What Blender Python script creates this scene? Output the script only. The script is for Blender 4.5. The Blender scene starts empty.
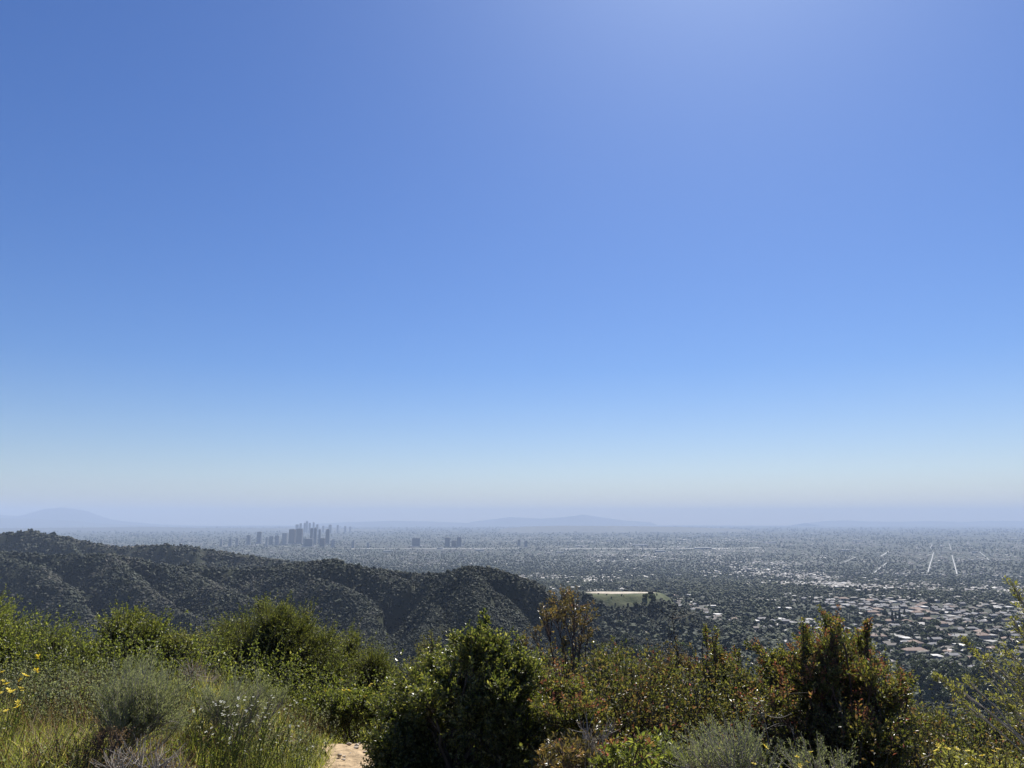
import bpy, math
import numpy as np
from math import radians as R

# ------------------------------------------------------------------ camera, sky, sun, exposure
SC = bpy.context.scene
COL = SC.collection
W, H, F = 1024, 768, 773.0
EYE = 300.0
HORIZON = 520.5
PITCH = math.atan((HORIZON - H/2)/F)
cam_d = bpy.data.cameras.new('camera'); cam = bpy.data.objects.new('camera', cam_d); COL.objects.link(cam)
cam_d.sensor_width = 36; cam_d.lens = 36*F/W
cam_d.clip_start = 0.05; cam_d.clip_end = 300000
cam.location = (0, 0, EYE); cam.rotation_euler = (R(90) + PITCH, 0, 0)
SC.camera = cam

SUN_EL, SUN_AZ = R(51), R(19)          # azimuth measured from straight ahead (+Y) towards the right (+X)
world = bpy.data.worlds.new('World'); SC.world = world; world.use_nodes = True
nt = world.node_tree; bgn = nt.nodes['Background']
sky = nt.nodes.new('ShaderNodeTexSky'); sky.sky_type = 'NISHITA'; sky.sun_disc = False
sky.sun_elevation = SUN_EL; sky.sun_rotation = SUN_AZ
sky.altitude = 300; sky.air_density = 1.0; sky.dust_density = 0.7; sky.ozone_density = 3.0
hs = nt.nodes.new('ShaderNodeHueSaturation'); hs.inputs['Saturation'].default_value = 1.2; hs.inputs['Hue'].default_value = 0.51
# cool white balance, warmer in the smog low over the horizon
gc = nt.nodes.new('ShaderNodeTexCoord'); gz = nt.nodes.new('ShaderNodeSeparateXYZ'); gr_ = nt.nodes.new('ShaderNodeValToRGB')
nt.links.new(gc.outputs['Generated'], gz.inputs[0]); nt.links.new(gz.outputs[2], gr_.inputs[0])
ge = gr_.color_ramp.elements; ge[0].position = 0.0; ge[0].color = (1.0, .955, .985, 1); ge[1].position = 0.19; ge[1].color = (0.66, 0.83, 1.02, 1)
tn = nt.nodes.new('ShaderNodeVectorMath'); tn.operation = 'MULTIPLY'
nt.links.new(sky.outputs[0], hs.inputs['Color']); nt.links.new(hs.outputs[0], tn.inputs[0]); nt.links.new(gr_.outputs[0], tn.inputs[1])
nt.links.new(tn.outputs[0], bgn.inputs[0]); bgn.inputs[1].default_value = 0.056
sl = bpy.data.lights.new('sun', 'SUN'); sl.energy = 5.0; sl.angle = R(0.53); sl.color = (1.0, 0.95, 0.87)
so = bpy.data.objects.new('sun', sl); COL.objects.link(so); so.location = (0, 0, 2000)
so.rotation_euler = (R(90) - SUN_EL, 0, R(180) - SUN_AZ)
SC.view_settings.view_transform = 'Standard'; SC.view_settings.look = 'None'
SC.view_settings.exposure = 0.92; SC.view_settings.gamma = 1.0; SC.view_settings.use_curve_mapping = False
cy = SC.cycles
cy.use_denoising = True; cy.max_bounces = 10; cy.diffuse_bounces = 6; cy.glossy_bounces = 2
cy.transmission_bounces = 6; cy.volume_bounces = 1; cy.transparent_max_bounces = 8
cy.caustics_reflective = False; cy.caustics_refractive = False

# ------------------------------------------------------------------ helpers
def pix(px, py, Y):
    """world point seen at a pixel of the photograph, Y metres ahead"""
    s, c = math.sin(PITCH), math.cos(PITCH)
    a, b = (px - W/2)/F, (H/2 - py)/F
    d = (a, c - b*s, s + b*c); k = Y/d[1]
    return (d[0]*k, Y, EYE + d[2]*k)
def project(P):
    P = np.asarray(P, float); s, c = math.sin(PITCH), math.cos(PITCH)
    x, y, z = P[..., 0], P[..., 1], P[..., 2] - EYE
    f = np.maximum(y*c + z*s, 1e-6); u = -y*s + z*c
    return W/2 + F*x/f, H/2 - F*u/f

def mesh(name, V, Fa, mats, mi=None, smooth=False):
    """mesh from vertex array and one or several (n,k) face arrays"""
    V = np.ascontiguousarray(V, np.float32)
    Fl = Fa if isinstance(Fa, (list, tuple)) else [Fa]
    Fl = [np.ascontiguousarray(f, np.int32) for f in Fl if len(f)]
    me = bpy.data.meshes.new(name)
    me.vertices.add(len(V)); me.vertices.foreach_set('co', V.ravel())
    nl = sum(f.size for f in Fl); nf = sum(len(f) for f in Fl)
    me.loops.add(nl); me.loops.foreach_set('vertex_index', np.concatenate([f.ravel() for f in Fl]))
    me.polygons.add(nf)
    st = []; o = 0
    for f in Fl:
        st.append(o + np.arange(len(f))*f.shape[1]); o += f.size
    me.polygons.foreach_set('loop_start', np.concatenate(st).astype(np.int32))
    for m in (mats if isinstance(mats, (list, tuple)) else [mats]): me.materials.append(m)
    if mi is not None: me.polygons.foreach_set('material_index', np.ascontiguousarray(mi, np.int32))
    me.polygons.foreach_set('use_smooth', np.full(nf, smooth, dtype=bool))
    me.update(calc_edges=True)
    return me
def link(name, me, parent=None):
    o = bpy.data.objects.new(name, me); COL.objects.link(o)
    if parent is not None: o.parent = parent
    return o
def tag(o, label=None, cat=None, group=None, kind=None):
    if label: o['label'] = label
    if cat: o['category'] = cat
    if group: o['group'] = group
    if kind: o['kind'] = kind
    return o
def thing(name, label, cat, loc=(0, 0, 0), group=None, rz=0.0):
    o = bpy.data.objects.new(name, None); COL.objects.link(o); o.location = loc; o.rotation_euler = (0, 0, rz)
    o.empty_display_size = 0.2
    return tag(o, label, cat, group)

def _hash(ix, iy, seed):
    h = (ix.astype(np.int64)*374761393 + iy.astype(np.int64)*668265263 + seed*982451653) & 0xffffffff
    h = ((h ^ (h >> 13))*1274126177) & 0xffffffff
    h = (h ^ (h >> 16)) & 0xffffffff
    return h/4294967295.0
def vnoise(x, y, seed=0):
    ix, iy = np.floor(x), np.floor(y); fx, fy = x - ix, y - iy
    ux, uy = fx*fx*(3 - 2*fx), fy*fy*(3 - 2*fy)
    a = _hash(ix, iy, seed); b = _hash(ix + 1, iy, seed); c = _hash(ix, iy + 1, seed); d = _hash(ix + 1, iy + 1, seed)
    return (a + (b - a)*ux)*(1 - uy) + (c + (d - c)*ux)*uy
def fbm(x, y, seed=0, oct=4):
    t = 0; a = 0.5
    for k in range(oct):
        t = t + a*(vnoise(x*2**k + 17.3*k, y*2**k - 9.1*k, seed + k)*2 - 1); a *= 0.5
    return t                                    # about -0.8 .. 0.8
def ridged(x, y, seed=0, oct=4):
    t = 0; a = 0.5
    for k in range(oct):
        n = 1 - np.abs(vnoise(x*2**k + 5.7*k, y*2**k + 3.3*k, seed + k)*2 - 1); t = t + a*n*n; a *= 0.5
    return t
def sstep(a, b, x):
    t = np.clip((x - a)/(b - a), 0, 1); return t*t*(3 - 2*t)

# ------------------------------------------------------------------ materials
def new_mat(name):
    m = bpy.data.materials.new(name); m.use_nodes = True
    return m, m.node_tree, m.node_tree.nodes['Principled BSDF']
def N(nt, t, **kw):
    n = nt.nodes.new(t)
    for k, v in kw.items():
        if k in n.inputs: n.inputs[k].default_value = v
        else: setattr(n, k, v)
    return n
def ramp(nt, fac, stops, interp='LINEAR'):
    r = nt.nodes.new('ShaderNodeValToRGB'); cr = r.color_ramp; cr.interpolation = interp
    while len(cr.elements) < len(stops): cr.elements.new(0.5)
    for e, (p, c) in zip(cr.elements, stops):
        e.position = p; e.color = tuple(c) + (1,)
    nt.links.new(fac, r.inputs[0]); return r
def leaf_mat(name, stops, trans=0.35, rough=0.45, spec=0.5, tint=(1.6, 1.65, 0.65), bumpy=False):
    """leaf: its own colour picked per leaf from a ramp, light passing through, soft gloss"""
    m, nt, b = new_mat(name)
    geo = N(nt, 'ShaderNodeNewGeometry')
    cr = ramp(nt, geo.outputs['Random Per Island'], stops)
    nt.links.new(cr.outputs[0], b.inputs['Base Color'])
    b.inputs['Roughness'].default_value = rough; b.inputs['Specular IOR Level'].default_value = spec
    if trans > 0:
        tr = N(nt, 'ShaderNodeBsdfTranslucent'); mul = N(nt, 'ShaderNodeVectorMath', operation='MULTIPLY')
        nt.links.new(cr.outputs[0], mul.inputs[0]); mul.inputs[1].default_value = tint
        nt.links.new(mul.outputs[0], tr.inputs['Color'])
        mx = N(nt, 'ShaderNodeMixShader'); mx.inputs[0].default_value = trans
        nt.links.new(b.outputs[0], mx.inputs[1]); nt.links.new(tr.outputs[0], mx.inputs[2])
        nt.links.new(mx.outputs[0], nt.nodes['Material Output'].inputs['Surface'])
    return m
def island_mat(name, stops, rough=0.8, interp='LINEAR'):
    return leaf_mat(name, stops, 0, rough, 0.25)
def noise_mat(name, c0, c1, scale, rough=0.9, detail=5, bump=0.0):
    m, nt, b = new_mat(name)
    tc = N(nt, 'ShaderNodeTexCoord'); no = N(nt, 'ShaderNodeTexNoise', Scale=scale, Detail=detail)
    nt.links.new(tc.outputs['Object'], no.inputs['Vector'])
    cr = ramp(nt, no.outputs['Fac'], [(0.3, c0), (0.7, c1)])
    nt.links.new(cr.outputs[0], b.inputs['Base Color']); b.inputs['Roughness'].default_value = rough
    if bump:
        bu = N(nt, 'ShaderNodeBump', Strength=bump, Distance=0.05)
        nt.links.new(no.outputs['Fac'], bu.inputs['Height']); nt.links.new(bu.outputs[0], b.inputs['Normal'])
    return m

# ------------------------------------------------------------------ terrain
def crest(pts): return [pix(*p) for p in pts]
RIDGES = [   # (crest polyline, flank slope, roundness)
  (crest([(-500,522,2800),(-250,528,2700),(-100,530,2650),(0,534,2600),(30,531,2600),(75,540,2500),(125,548,2450),(170,545,2400),(190,546,2400),(240,553,2300),(290,562,2200),(345,574,2050)]), .60, 30),
  (crest([(30,531,2600),(70,545,2400)]), .60, 20),
  (crest([(190,546,2400),(205,552,2280)]), .60, 20),
  (crest([(-500,540,1900),(-250,545,1850),(-100,549,1800),(0,553,1750),(60,556,1700),(100,554,1680),(140,560,1620),(170,566,1600),(205,566,1580),(240,571,1550),(300,564,1450),(335,561,1400),(365,569,1380),(400,574,1350),(430,574,1260),(455,567,1200),(480,571,1190),(510,582,1170),(540,597,1150)]), .62, 14),
  (crest([(-150,549,1800),(-100,590,1450),(-50,640,1200)]), .66, 10),
  (crest([(0,553,1750),(55,590,1400),(110,640,1150)]), .66, 10),
  (crest([(100,554,1680),(150,588,1350),(225,640,1080)]), .66, 10),
  (crest([(170,566,1600),(240,592,1320),(310,640,1080)]), .66, 10),
  (crest([(300,564,1450),(350,600,1220),(400,650,1000)]), .66, 10),
  (crest([(365,569,1380),(420,592,1220),(480,645,1000)]), .66, 10),
  (crest([(455,567,1200),(500,602,1040),(560,655,880)]), .66, 10),
  (crest([(400,574,1350),(440,605,1100),(470,660,900)]), .66, 10),
  (crest([(590,592.5,1420),(655,591,1450)]), .50, 26),
  (crest([(655,591,1450),(685,606,1350),(730,628,1200),(790,655,1050)]), .66, 22),
  (crest([(540,597,1150),(600,626,1100),(680,646,1000)]), .42, 16),
  (crest([(590,592.5,1420),(560,600,1420),(520,600,1420)]), .66, 14),
  (crest([(860,668,1050),(930,690,900),(1060,720,800)]), .35, 40),
]
PAD_C = np.array(pix(618, 592.5, 1435)[:2]); PAD_Z = pix(618, 592.5, 1435)[2]
def near_h(x, y):
    """the ridge the photographer stands on, falling away ahead and to the right"""
    u = np.sqrt(np.maximum(y, 0)**2 + (0.45*x)**2) + 0.25*np.maximum(x, 0)
    f = 0.03*np.minimum(u, 6.7) + 0.32*np.clip(u - 6.7, 0, 10) + 0.5*np.clip(u - 16.7, 0, 1e9)
    bank = 0.42*sstep(-1.35, -2.6, x)*sstep(0.5, 3.0, y)*(1 - sstep(6.5, 10, y))
    right = -0.25*sstep(0.8, 3.0, x)
    return EYE - 1.6 - f + bank + right + 0.05*fbm(x*0.9, y*0.9, 50, 3)
def height(x, y):
    x = np.asarray(x, float); y = np.asarray(y, float); r = np.hypot(x, y)
    plain = 112*(1 - sstep(1300, 5200, r)) + 7*fbm(x/900, y/900, 3, 3)*sstep(800, 2000, r)
    wx = x + 85*fbm(x/300, y/300, 11, 4); wy = y + 70*fbm(x/300, y/300, 21, 4)
    blend = sstep(350, 800, r)
    h = plain
    hill = np.full(x.shape, -1e9); off = np.zeros(x.shape)
    m = (r > 250) & (r < 6000)
    if m.any():
        ax, ay = wx[m], wy[m]; hh = np.full(ax.shape, -1e9); dd = np.zeros(ax.shape)
        for pts, slope, rd in RIDGES:
            for (x0, y0, z0), (x1, y1, z1) in zip(pts[:-1], pts[1:]):
                dx, dy = x1 - x0, y1 - y0
                t = np.clip(((ax - x0)*dx + (ay - y0)*dy)/(dx*dx + dy*dy), 0, 1)
                d = np.hypot(ax - x0 - t*dx, ay - y0 - t*dy)
                c = z0 + t*(z1 - z0) - slope*(np.sqrt(d*d + rd*rd) - rd)
                dd = np.where(c > hh, d, dd); hh = np.maximum(hh, c)
        hill[m] = hh; off[m] = dd
    k = 10.0
    out = np.maximum(h, hill) + k*0.5*np.exp(-np.abs(h - hill)/k)*(hill > -1e8)
    steep = sstep(2, 45, out - plain)
    gul = (np.minimum(ridged(wx/230, wy/230, 31, 3), .8) - 0.8)*95*sstep(8, 110, off) + (ridged(x/75, y/75, 35, 3) - .6)*16*sstep(0, 40, off) + fbm(x/40, y/40, 41, 3)*3
    out = np.maximum(out + gul*steep*blend, np.minimum(out, plain + 3))
    # graded pad with its bench
    pd = np.hypot((x - PAD_C[0])/84, (y - PAD_C[1])/38)
    out = np.where(pd < 2.2, out + (PAD_Z - out)*(1 - sstep(0.8, 1.35, pd)), out)
    nh = near_h(x, y) + fbm(x/60, y/60, 61, 4)*12*sstep(40, 200, r)
    back = EYE - 1.6 - 0.02*r
    out = np.where(r < 1500, np.maximum(out, nh), out)
    return out
HAZE_D, HAZE_C, HAZE_G = 1/22500, (0.60, 0.73, 0.95, 1), -0.15
# angular columns: fine where the photograph looks, coarse behind
TH = np.unique(np.concatenate([np.linspace(-180, -50, 66), np.linspace(-50, 50, 760), np.linspace(50, 180, 66)]))
RR = np.concatenate([np.geomspace(0.6, 12, 110, endpoint=False), np.geomspace(12, 350, 90, endpoint=False),
                     np.geomspace(350, 3200, 430, endpoint=False), np.geomspace(3200, 50000, 120)])
tt, rr = np.meshgrid(np.radians(TH[:-1]), RR, indexing='ij')
GX, GY = rr*np.sin(tt), rr*np.cos(tt); GZ = height(GX, GY)
nT, nR = GX.shape
V = np.stack([GX, GY, GZ], -1).reshape(-1, 3)
V = np.vstack([V, [[0, 0, float(near_h(np.array(0.), np.array(0.)))]]])
i, j = np.meshgrid(np.arange(nT), np.arange(nR - 1), indexing='ij'); i2 = (i + 1) % nT
Fq = np.stack([i*nR + j, i*nR + j + 1, i2*nR + j + 1, i2*nR + j], -1).reshape(-1, 4)[:, ::-1]
ii = np.arange(nT); Ft = np.stack([np.full(nT, nT*nR), ii*nR, ((ii + 1) % nT)*nR], -1)[:, ::-1]

# running horizon per column: what the camera can see of the ground
slope = (GZ - EYE)/rr; HOR = np.maximum.accumulate(slope, 1)
COLT = np.radians(TH[:-1])
def seen(x, y, z, tol):
    """true where a point is not well hidden behind terrain"""
    r = np.hypot(x, y); t = np.arctan2(x, y)
    a = np.clip(np.searchsorted(COLT, t), 0, nT - 1); b = np.clip(np.searchsorted(RR, r*0.985) - 1, 0, nR - 1)
    return (z + tol - EYE)/r >= HOR[a, b] - 0.0005

def terrain_material():
    m, nt, b = new_mat('hillside_and_plain')
    tc = N(nt, 'ShaderNodeTexCoord'); att = N(nt, 'ShaderNodeAttribute', attribute_name='cover')
    sep = N(nt, 'ShaderNodeSeparateColor'); nt.links.new(att.outputs['Color'], sep.inputs[0])
    def noi(s, d=5, dist=0.0):
        n = N(nt, 'ShaderNodeTexNoise', Scale=s, Detail=d, Distortion=dist); nt.links.new(tc.outputs['Object'], n.inputs['Vector']); return n.outputs['Fac']
    def mix(f, a, c):
        n = N(nt, 'ShaderNodeMix', data_type='RGBA'); nt.links.new(f, n.inputs['Factor']) if not isinstance(f, float) else None
        nt.links.new(a, n.inputs[6]); nt.links.new(c, n.inputs[7]); return n.outputs[2]
    scrub = ramp(nt, noi(0.02, 8), [(0.3, (.014, .020, .010)), (0.55, (.024, .028, .015)), (0.68, (.042, .040, .026)), (0.8, (.09, .08, .058))]).outputs[0]
    # the plain: districts of roofs, yards, trees and streets
    vor = N(nt, 'ShaderNodeTexVoronoi', Scale=0.018, Randomness=1.0); nt.links.new(tc.outputs['Object'], vor.inputs['Vector'])
    sv = N(nt, 'ShaderNodeSeparateColor'); nt.links.new(vor.outputs['Color'], sv.inputs[0])
    lots = ramp(nt, sv.outputs[0], [(0.0, (.025, .034, .02)), (0.55, (.034, .039, .029)), (0.8, (.062, .060, .052)), (0.92, (.12, .115, .108)), (0.98, (.45, .43, .40))], 'CONSTANT').outputs[0]
    town = ramp(nt, noi(0.0016, 6), [(0.35, (.025, .034, .02)), (0.55, (.05, .053, .04)), (0.7, (.078, .075, .068))]).outputs[0]
    mx = N(nt, 'ShaderNodeMix', data_type='RGBA'); mx.inputs['Factor'].default_value = 0.55
    nt.links.new(town, mx.inputs[6]); nt.links.new(lots, mx.inputs[7]); plain = mx.outputs[2]
    grass = ramp(nt, noi(0.08, 6), [(0.3, (.045, .060, .028)), (0.7, (.095, .10, .052))]).outputs[0]
    soil = ramp(nt, noi(3.0, 8), [(0.3, (.10, .075, .045)), (0.7, (.20, .155, .10))]).outputs[0]
    c = mix(sep.outputs[0], scrub, plain); c = mix(sep.outputs[1], c, grass); c = mix(sep.outputs[2], c, soil)
    nt.links.new(c, b.inputs['Base Color']); b.inputs['Roughness'].default_value = 0.95; b.inputs['Specular IOR Level'].default_value = 0.15
    bu = N(nt, 'ShaderNodeBump', Strength=0.6, Distance=1.5); nt.links.new(noi(0.25, 6), bu.inputs['Height']); nt.links.new(bu.outputs[0], b.inputs['Normal'])
    return m
ter = mesh('ground', V, [Fq, Ft], terrain_material(), smooth=True)
base_pl = 112*(1 - sstep(1300, 5200, rr)) + 7*fbm(GX/900, GY/900, 3, 3)*sstep(800, 2000, rr)
city = sstep(900, 1500, rr)*(1 - sstep(4, 22, GZ - base_pl))
city = np.where(rr > 5500, 1.0, city)
pdist = np.hypot((GX - PAD_C[0] - 26)/98, (GY - PAD_C[1] + 26)/44)
gr = (1 - sstep(0.8, 1.05, pdist + 0.15*fbm(GX/25, GY/25, 77, 3)))*(GY < PAD_C[1] + 60)
soilm = 1 - sstep(9, 14, rr)
ca = ter.attributes.new('cover', 'FLOAT_COLOR', 'POINT')
cc = np.ones((len(V), 4), np.float32); cc[:-1, 0] = city.ravel(); cc[:-1, 1] = gr.ravel(); cc[:-1, 2] = soilm.ravel(); cc[-1] = (0, 0, 1, 1)
ca.data.foreach_set('color', cc.ravel())
tag(link('ground', ter), kind='structure')

# far ranges standing out of the plain
def far_range(name, pts, Y, depth, m, seed, rough=0.12):
    """a mountain range with real thickness: crest profile swept front to back"""
    P = np.array(pts, float); px = np.linspace(P[0, 0], P[-1, 0], 140); py = np.interp(px, P[:, 0], P[:, 1])
    ex, ez = [], []
    for a, c in zip(px, py):
        p = pix(a, c, Y); ex.append(p[0]); ez.append(p[2])
    ex, ez = np.array(ex), np.maximum(np.array(ez), 0)
    rows = []
    prof = [(-1, 0), (-.7, .25), (-.45, .5), (-.25, .75), (-.1, .93), (0, 1), (.15, .9), (.5, .5), (1, 0)]
    for d, k in prof:
        yy = Y + d*depth; n = fbm(ex/(depth*.35) + 9, np.full_like(ex, d*2.5), seed, 4)
        z = ez*k*(1 + (rough*2.2*n if 0 < k < 1 else 0)) - (30 if k == 0 else 0)
        rows.append(np.stack([ex, yy + 0.15*depth*n, z], -1))
    Vm = np.array(rows).reshape(-1, 3); n = len(ex); K = len(prof)
    i, j = np.meshgrid(np.arange(K - 1), np.arange(n - 1), indexing='ij')
    Fm = np.stack([i*n + j, i*n + j + 1, (i + 1)*n + j + 1, (i + 1)*n + j], -1).reshape(-1, 4)
    tag(link(name, mesh(name, Vm, Fm, m, smooth=True)), kind='structure')
far_m = noise_mat('far_slopes', (.018, .022, .016), (.035, .038, .030), 0.0012)
far_range('mountains', [(-520,522),(-300,516),(-160,511),(-60,513),(-20,516),(0,515),(22,516),(45,509),(62,507.5),(75,511),(95,516),(120,521),(150,524),(190,526)], 43000, 4500, far_m, 5)
far_range('mountains', [(-400,518),(-200,515),(-60,517),(0,518),(40,519),(80,522),(110,524),(140,526)], 37000, 3500, far_m, 8)
far_range('hills', [(-100,529),(20,528),(90,527.5),(150,527),(200,528),(250,528.5),(300,528),(340,528.5),(400,530)], 24000, 3000, far_m, 6, .05)
far_range('hills', [(310,524),(350,522),(395,520.8),(430,521.5),(470,523),(520,524)], 43000, 3500, far_m, 7, .05)
far_range('mountains', [(470,522),(510,517),(540,518.5),(565,517),(583,514.5),(600,517),(625,520.5),(650,522)], 45000, 3500, far_m, 9, .06)
far_range('hills', [(500,529),(525,526.5),(560,525.8),(620,526),(680,527),(740,529)], 22000, 2500, far_m, 10, .05)
far_range('hills', [(805,523),(825,521),(845,520.2),(870,521.5),(900,521.8),(930,521),(965,522),(985,520.8),(1030,521),(1200,519),(1500,522)], 46000, 3000, far_m, 12, .05)

# the haze that lies over the basin
hm = bpy.data.materials.new('haze'); hm.use_nodes = True; hn = hm.node_tree; hn.nodes.remove(hn.nodes['Principled BSDF'])
pv = hn.nodes.new('ShaderNodeVolumePrincipled'); pv.inputs['Density'].default_value = HAZE_D
pv.inputs['Color'].default_value = HAZE_C; pv.inputs['Anisotropy'].default_value = HAZE_G
hn.links.new(pv.outputs[0], hn.nodes['Material Output'].inputs['Volume'])
X, Y0, Y1, Z0, Z1 = 54000, -54000, 54000, -150, 1050
hv = np.array([(x, y, z) for x in (-X, X) for y in (Y0, Y1) for z in (Z0, Z1)], float)
hf = np.array([(0,1,3,2),(4,6,7,5),(0,4,5,1),(2,3,7,6),(0,2,6,4),(1,5,7,3)])
tag(link('haze', mesh('haze', hv, hf, hm)), kind='stuff')
# ------------------------------------------------------------------ placing things on the ground
def ground(x, y):
    """height of the ground mesh at a point (bilinear on its own grid)"""
    x = np.asarray(x, float); y = np.asarray(y, float); r = np.clip(np.hypot(x, y), RR[0], RR[-1]*.999); t = np.arctan2(x, y)
    a = np.clip(np.searchsorted(COLT, t) - 1, 0, nT - 2); b = np.clip(np.searchsorted(RR, r) - 1, 0, nR - 2)
    ft = np.clip((t - COLT[a])/(COLT[a + 1] - COLT[a]), 0, 1); fr = (r - RR[b])/(RR[b + 1] - RR[b])
    return (GZ[a, b]*(1 - ft) + GZ[a + 1, b]*ft)*(1 - fr) + (GZ[a, b + 1]*(1 - ft) + GZ[a + 1, b + 1]*ft)*fr
def hit(px, py, y0=60, y1=49500):
    ys = np.geomspace(y0, y1, 4000); p = np.array([pix(px, py, 1.0)])[0]
    xs = ys*p[0]; zs = EYE + (p[2] - EYE)*ys
    below = np.nonzero(zs < ground(xs, ys))[0]
    k = below[0] if len(below) else len(ys) - 1
    return xs[k], ys[k], float(ground(xs[k], ys[k]))

def ico(sub):
    p = (1 + 5**.5)/2
    v = [(-1,p,0),(1,p,0),(-1,-p,0),(1,-p,0),(0,-1,p),(0,1,p),(0,-1,-p),(0,1,-p),(p,0,-1),(p,0,1),(-p,0,-1),(-p,0,1)]
    f = [(0,11,5),(0,5,1),(0,1,7),(0,7,10),(0,10,11),(1,5,9),(5,11,4),(11,10,2),(10,7,6),(7,1,8),(3,9,4),(3,4,2),(3,2,6),(3,6,8),(3,8,9),(4,9,5),(2,4,11),(6,2,10),(8,6,7),(9,8,1)]
    v = [np.array(a, float)/np.linalg.norm(a) for a in v]
    for _ in range(sub):
        c = {}; g = []
        def mid(a, b):
            k = (min(a, b), max(a, b))
            if k not in c: m = v[a] + v[b]; v.append(m/np.linalg.norm(m)); c[k] = len(v) - 1
            return c[k]
        for a, b, d in f:
            ab, bd, da = mid(a, b), mid(b, d), mid(d, a); g += [(a, ab, da), (b, bd, ab), (d, da, bd), (ab, bd, da)]
        f = g
    return np.array(v), np.array(f)
def clumps(name, P, S, mats, sub, rng, zf=0.75, rough=0.35, parent=None):
    """many low lumpy bushes as one mesh; P base points, S radii"""
    bv, bf = ico(sub); n, k = len(P), len(bv)
    rad = 1 + rough*(rng.random((n, k)) - 0.5)*2
    s3 = np.stack([S*rng.uniform(.8, 1.25, n), S*rng.uniform(.8, 1.25, n), S*zf*rng.uniform(.8, 1.3, n)], -1)
    a = rng.uniform(0, 6.28, n); ca_, sa_ = np.cos(a)[:, None], np.sin(a)[:, None]
    v = bv[None]*rad[..., None]; v = np.stack([v[..., 0]*ca_ - v[..., 1]*sa_, v[..., 0]*sa_ + v[..., 1]*ca_, v[..., 2]], -1)
    v = v*s3[:, None] + P[:, None]; v[..., 2] += (s3[:, 2]*.5)[:, None]
    f = bf[None] + (np.arange(n)*k)[:, None, None]
    return link(name, mesh(name, v.reshape(-1, 3), f.reshape(-1, 3), mats), parent)

chap_m = island_mat('chaparral_leaves', [(0, (0.0089,0.0133,0.0067)), (.35, (0.0163,0.0222,0.0104)), (.65, (0.0252,0.0311,0.0141)), (.9, (0.0370,0.0400,0.0207)), (1, (0.0666,0.0629,0.0444))])
tree_m = island_mat('far_tree_leaves', [(0, (0.0118,0.0192,0.0104)), (.4, (0.0207,0.0311,0.0148)), (.75, (0.0333,0.0444,0.0178)), (1, (0.0592,0.0703,0.0259))])
rng = np.random.default_rng(4)
# ------------------------------------------------------------------ chaparral on the slopes
def base_plain(x, y):
    r = np.hypot(x, y); return 112*(1 - sstep(1300, 5200, r)) + 7*fbm(x/900, y/900, 3, 3)*sstep(800, 2000, r)
n = 620000
th = rng.uniform(-R(40), R(40), n); r = np.exp(rng.uniform(np.log(130), np.log(3100), n))
x, y = r*np.sin(th), r*np.cos(th); z = ground(x, y)
hillm = sstep(5, 25, z - base_plain(x, y)) + (r < 1100) + ((r < 2400) & (x < .10*r))
dens = np.clip(0.85 + 1.0*fbm(x/70, y/70, 90, 4), 0.3, 1)
ok = (rng.random(n) < hillm*dens) & seen(x, y, z, 5)
pdx = np.hypot((x - PAD_C[0] - 26)/98, (y - PAD_C[1] + 26)/44); ok &= ~((pdx < 0.95) & (rng.random(n) < .93)) & ~(np.hypot((x - PAD_C[0])/75, (y - PAD_C[1])/36) < 1.0)
x, y, z, r = x[ok], y[ok], z[ok], r[ok]
S = np.maximum(.95, 0.00122*r)*rng.uniform(.55, 1.5, len(x))
P = np.stack([x, y, z], -1); S = S*np.exp(rng.normal(0, .22, len(S)))
patch = fbm(x/120, y/120, 95, 4) + rng.normal(0, .16, len(x))
CH = [island_mat('dark_chaparral', [(0, (0.0078,0.0125,0.0062)), (.6, (0.0156,0.0226,0.0101)), (1, (0.0281,0.0359,0.0148))]), chap_m,
      island_mat('grey_chaparral', [(0, (0.0203,0.0218,0.0140)), (.6, (0.0374,0.0374,0.0250)), (1, (0.0663,0.0608,0.0437))])]
for q, sel in enumerate((patch < -.06, (patch >= -.06) & (patch < .20), patch >= .20)):
    for nr, sub in ((r < 1250, 1), (r >= 1250, 0)):
        k = sel & nr
        if k.any(): tag(clumps('chaparral', P[k], S[k], CH[q], sub, rng, (1.0, .85, .65)[q], .42), kind='stuff')
nr = r < 1250
print('chaparral', nr.sum(), (~nr).sum())

# ------------------------------------------------------------------ avenues and pad on the plain
asph = noise_mat('pale_concrete_road', (.07, .07, .068), (.26, .25, .23), .06, .5); asph2 = noise_mat('worn_asphalt', (.06, .06, .06), (.15, .145, .14), .04, .6)
AVE = []
def strip(name, p, q, w, m, dz=0.35):
    L = math.hypot(q[0] - p[0], q[1] - p[1]); k = max(2, int(L/40)); t = np.linspace(0, 1, k)
    nx, ny = -(q[1] - p[1])/L, (q[0] - p[0])/L
    cx, cy_ = p[0] + t*(q[0] - p[0]), p[1] + t*(q[1] - p[1]); rows = []
    for s in (-.5, 0, .5):
        a, b = cx + nx*w*s, cy_ + ny*w*s; rows.append(np.stack([a, b, ground(a, b) + dz], -1))
    i, j = np.meshgrid(np.arange(2), np.arange(k - 1), indexing='ij')
    f = np.stack([i*k + j, i*k + j + 1, (i + 1)*k + j + 1, (i + 1)*k + j], -1).reshape(-1, 4)[:, ::-1]
    AVE.append((p, q, w)); tag(link(name, mesh(name, np.array(rows).reshape(-1, 3), f, m)), kind='structure')
VP = (943, 520.5)
def avenue(px, py, y2, w, m):
    k = (py - y2)/(py - VP[1]); strip('avenue', hit(px, py), hit(px + (VP[0] - px)*k, y2), w, m)
for a, b, c, w in ((928, 572, 552.5, 5.5), (957, 574, 555, 5.5), (881, 556, 551.5, 10), (989, 560, 552, 6)): avenue(a, b, c, w, asph)
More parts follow.
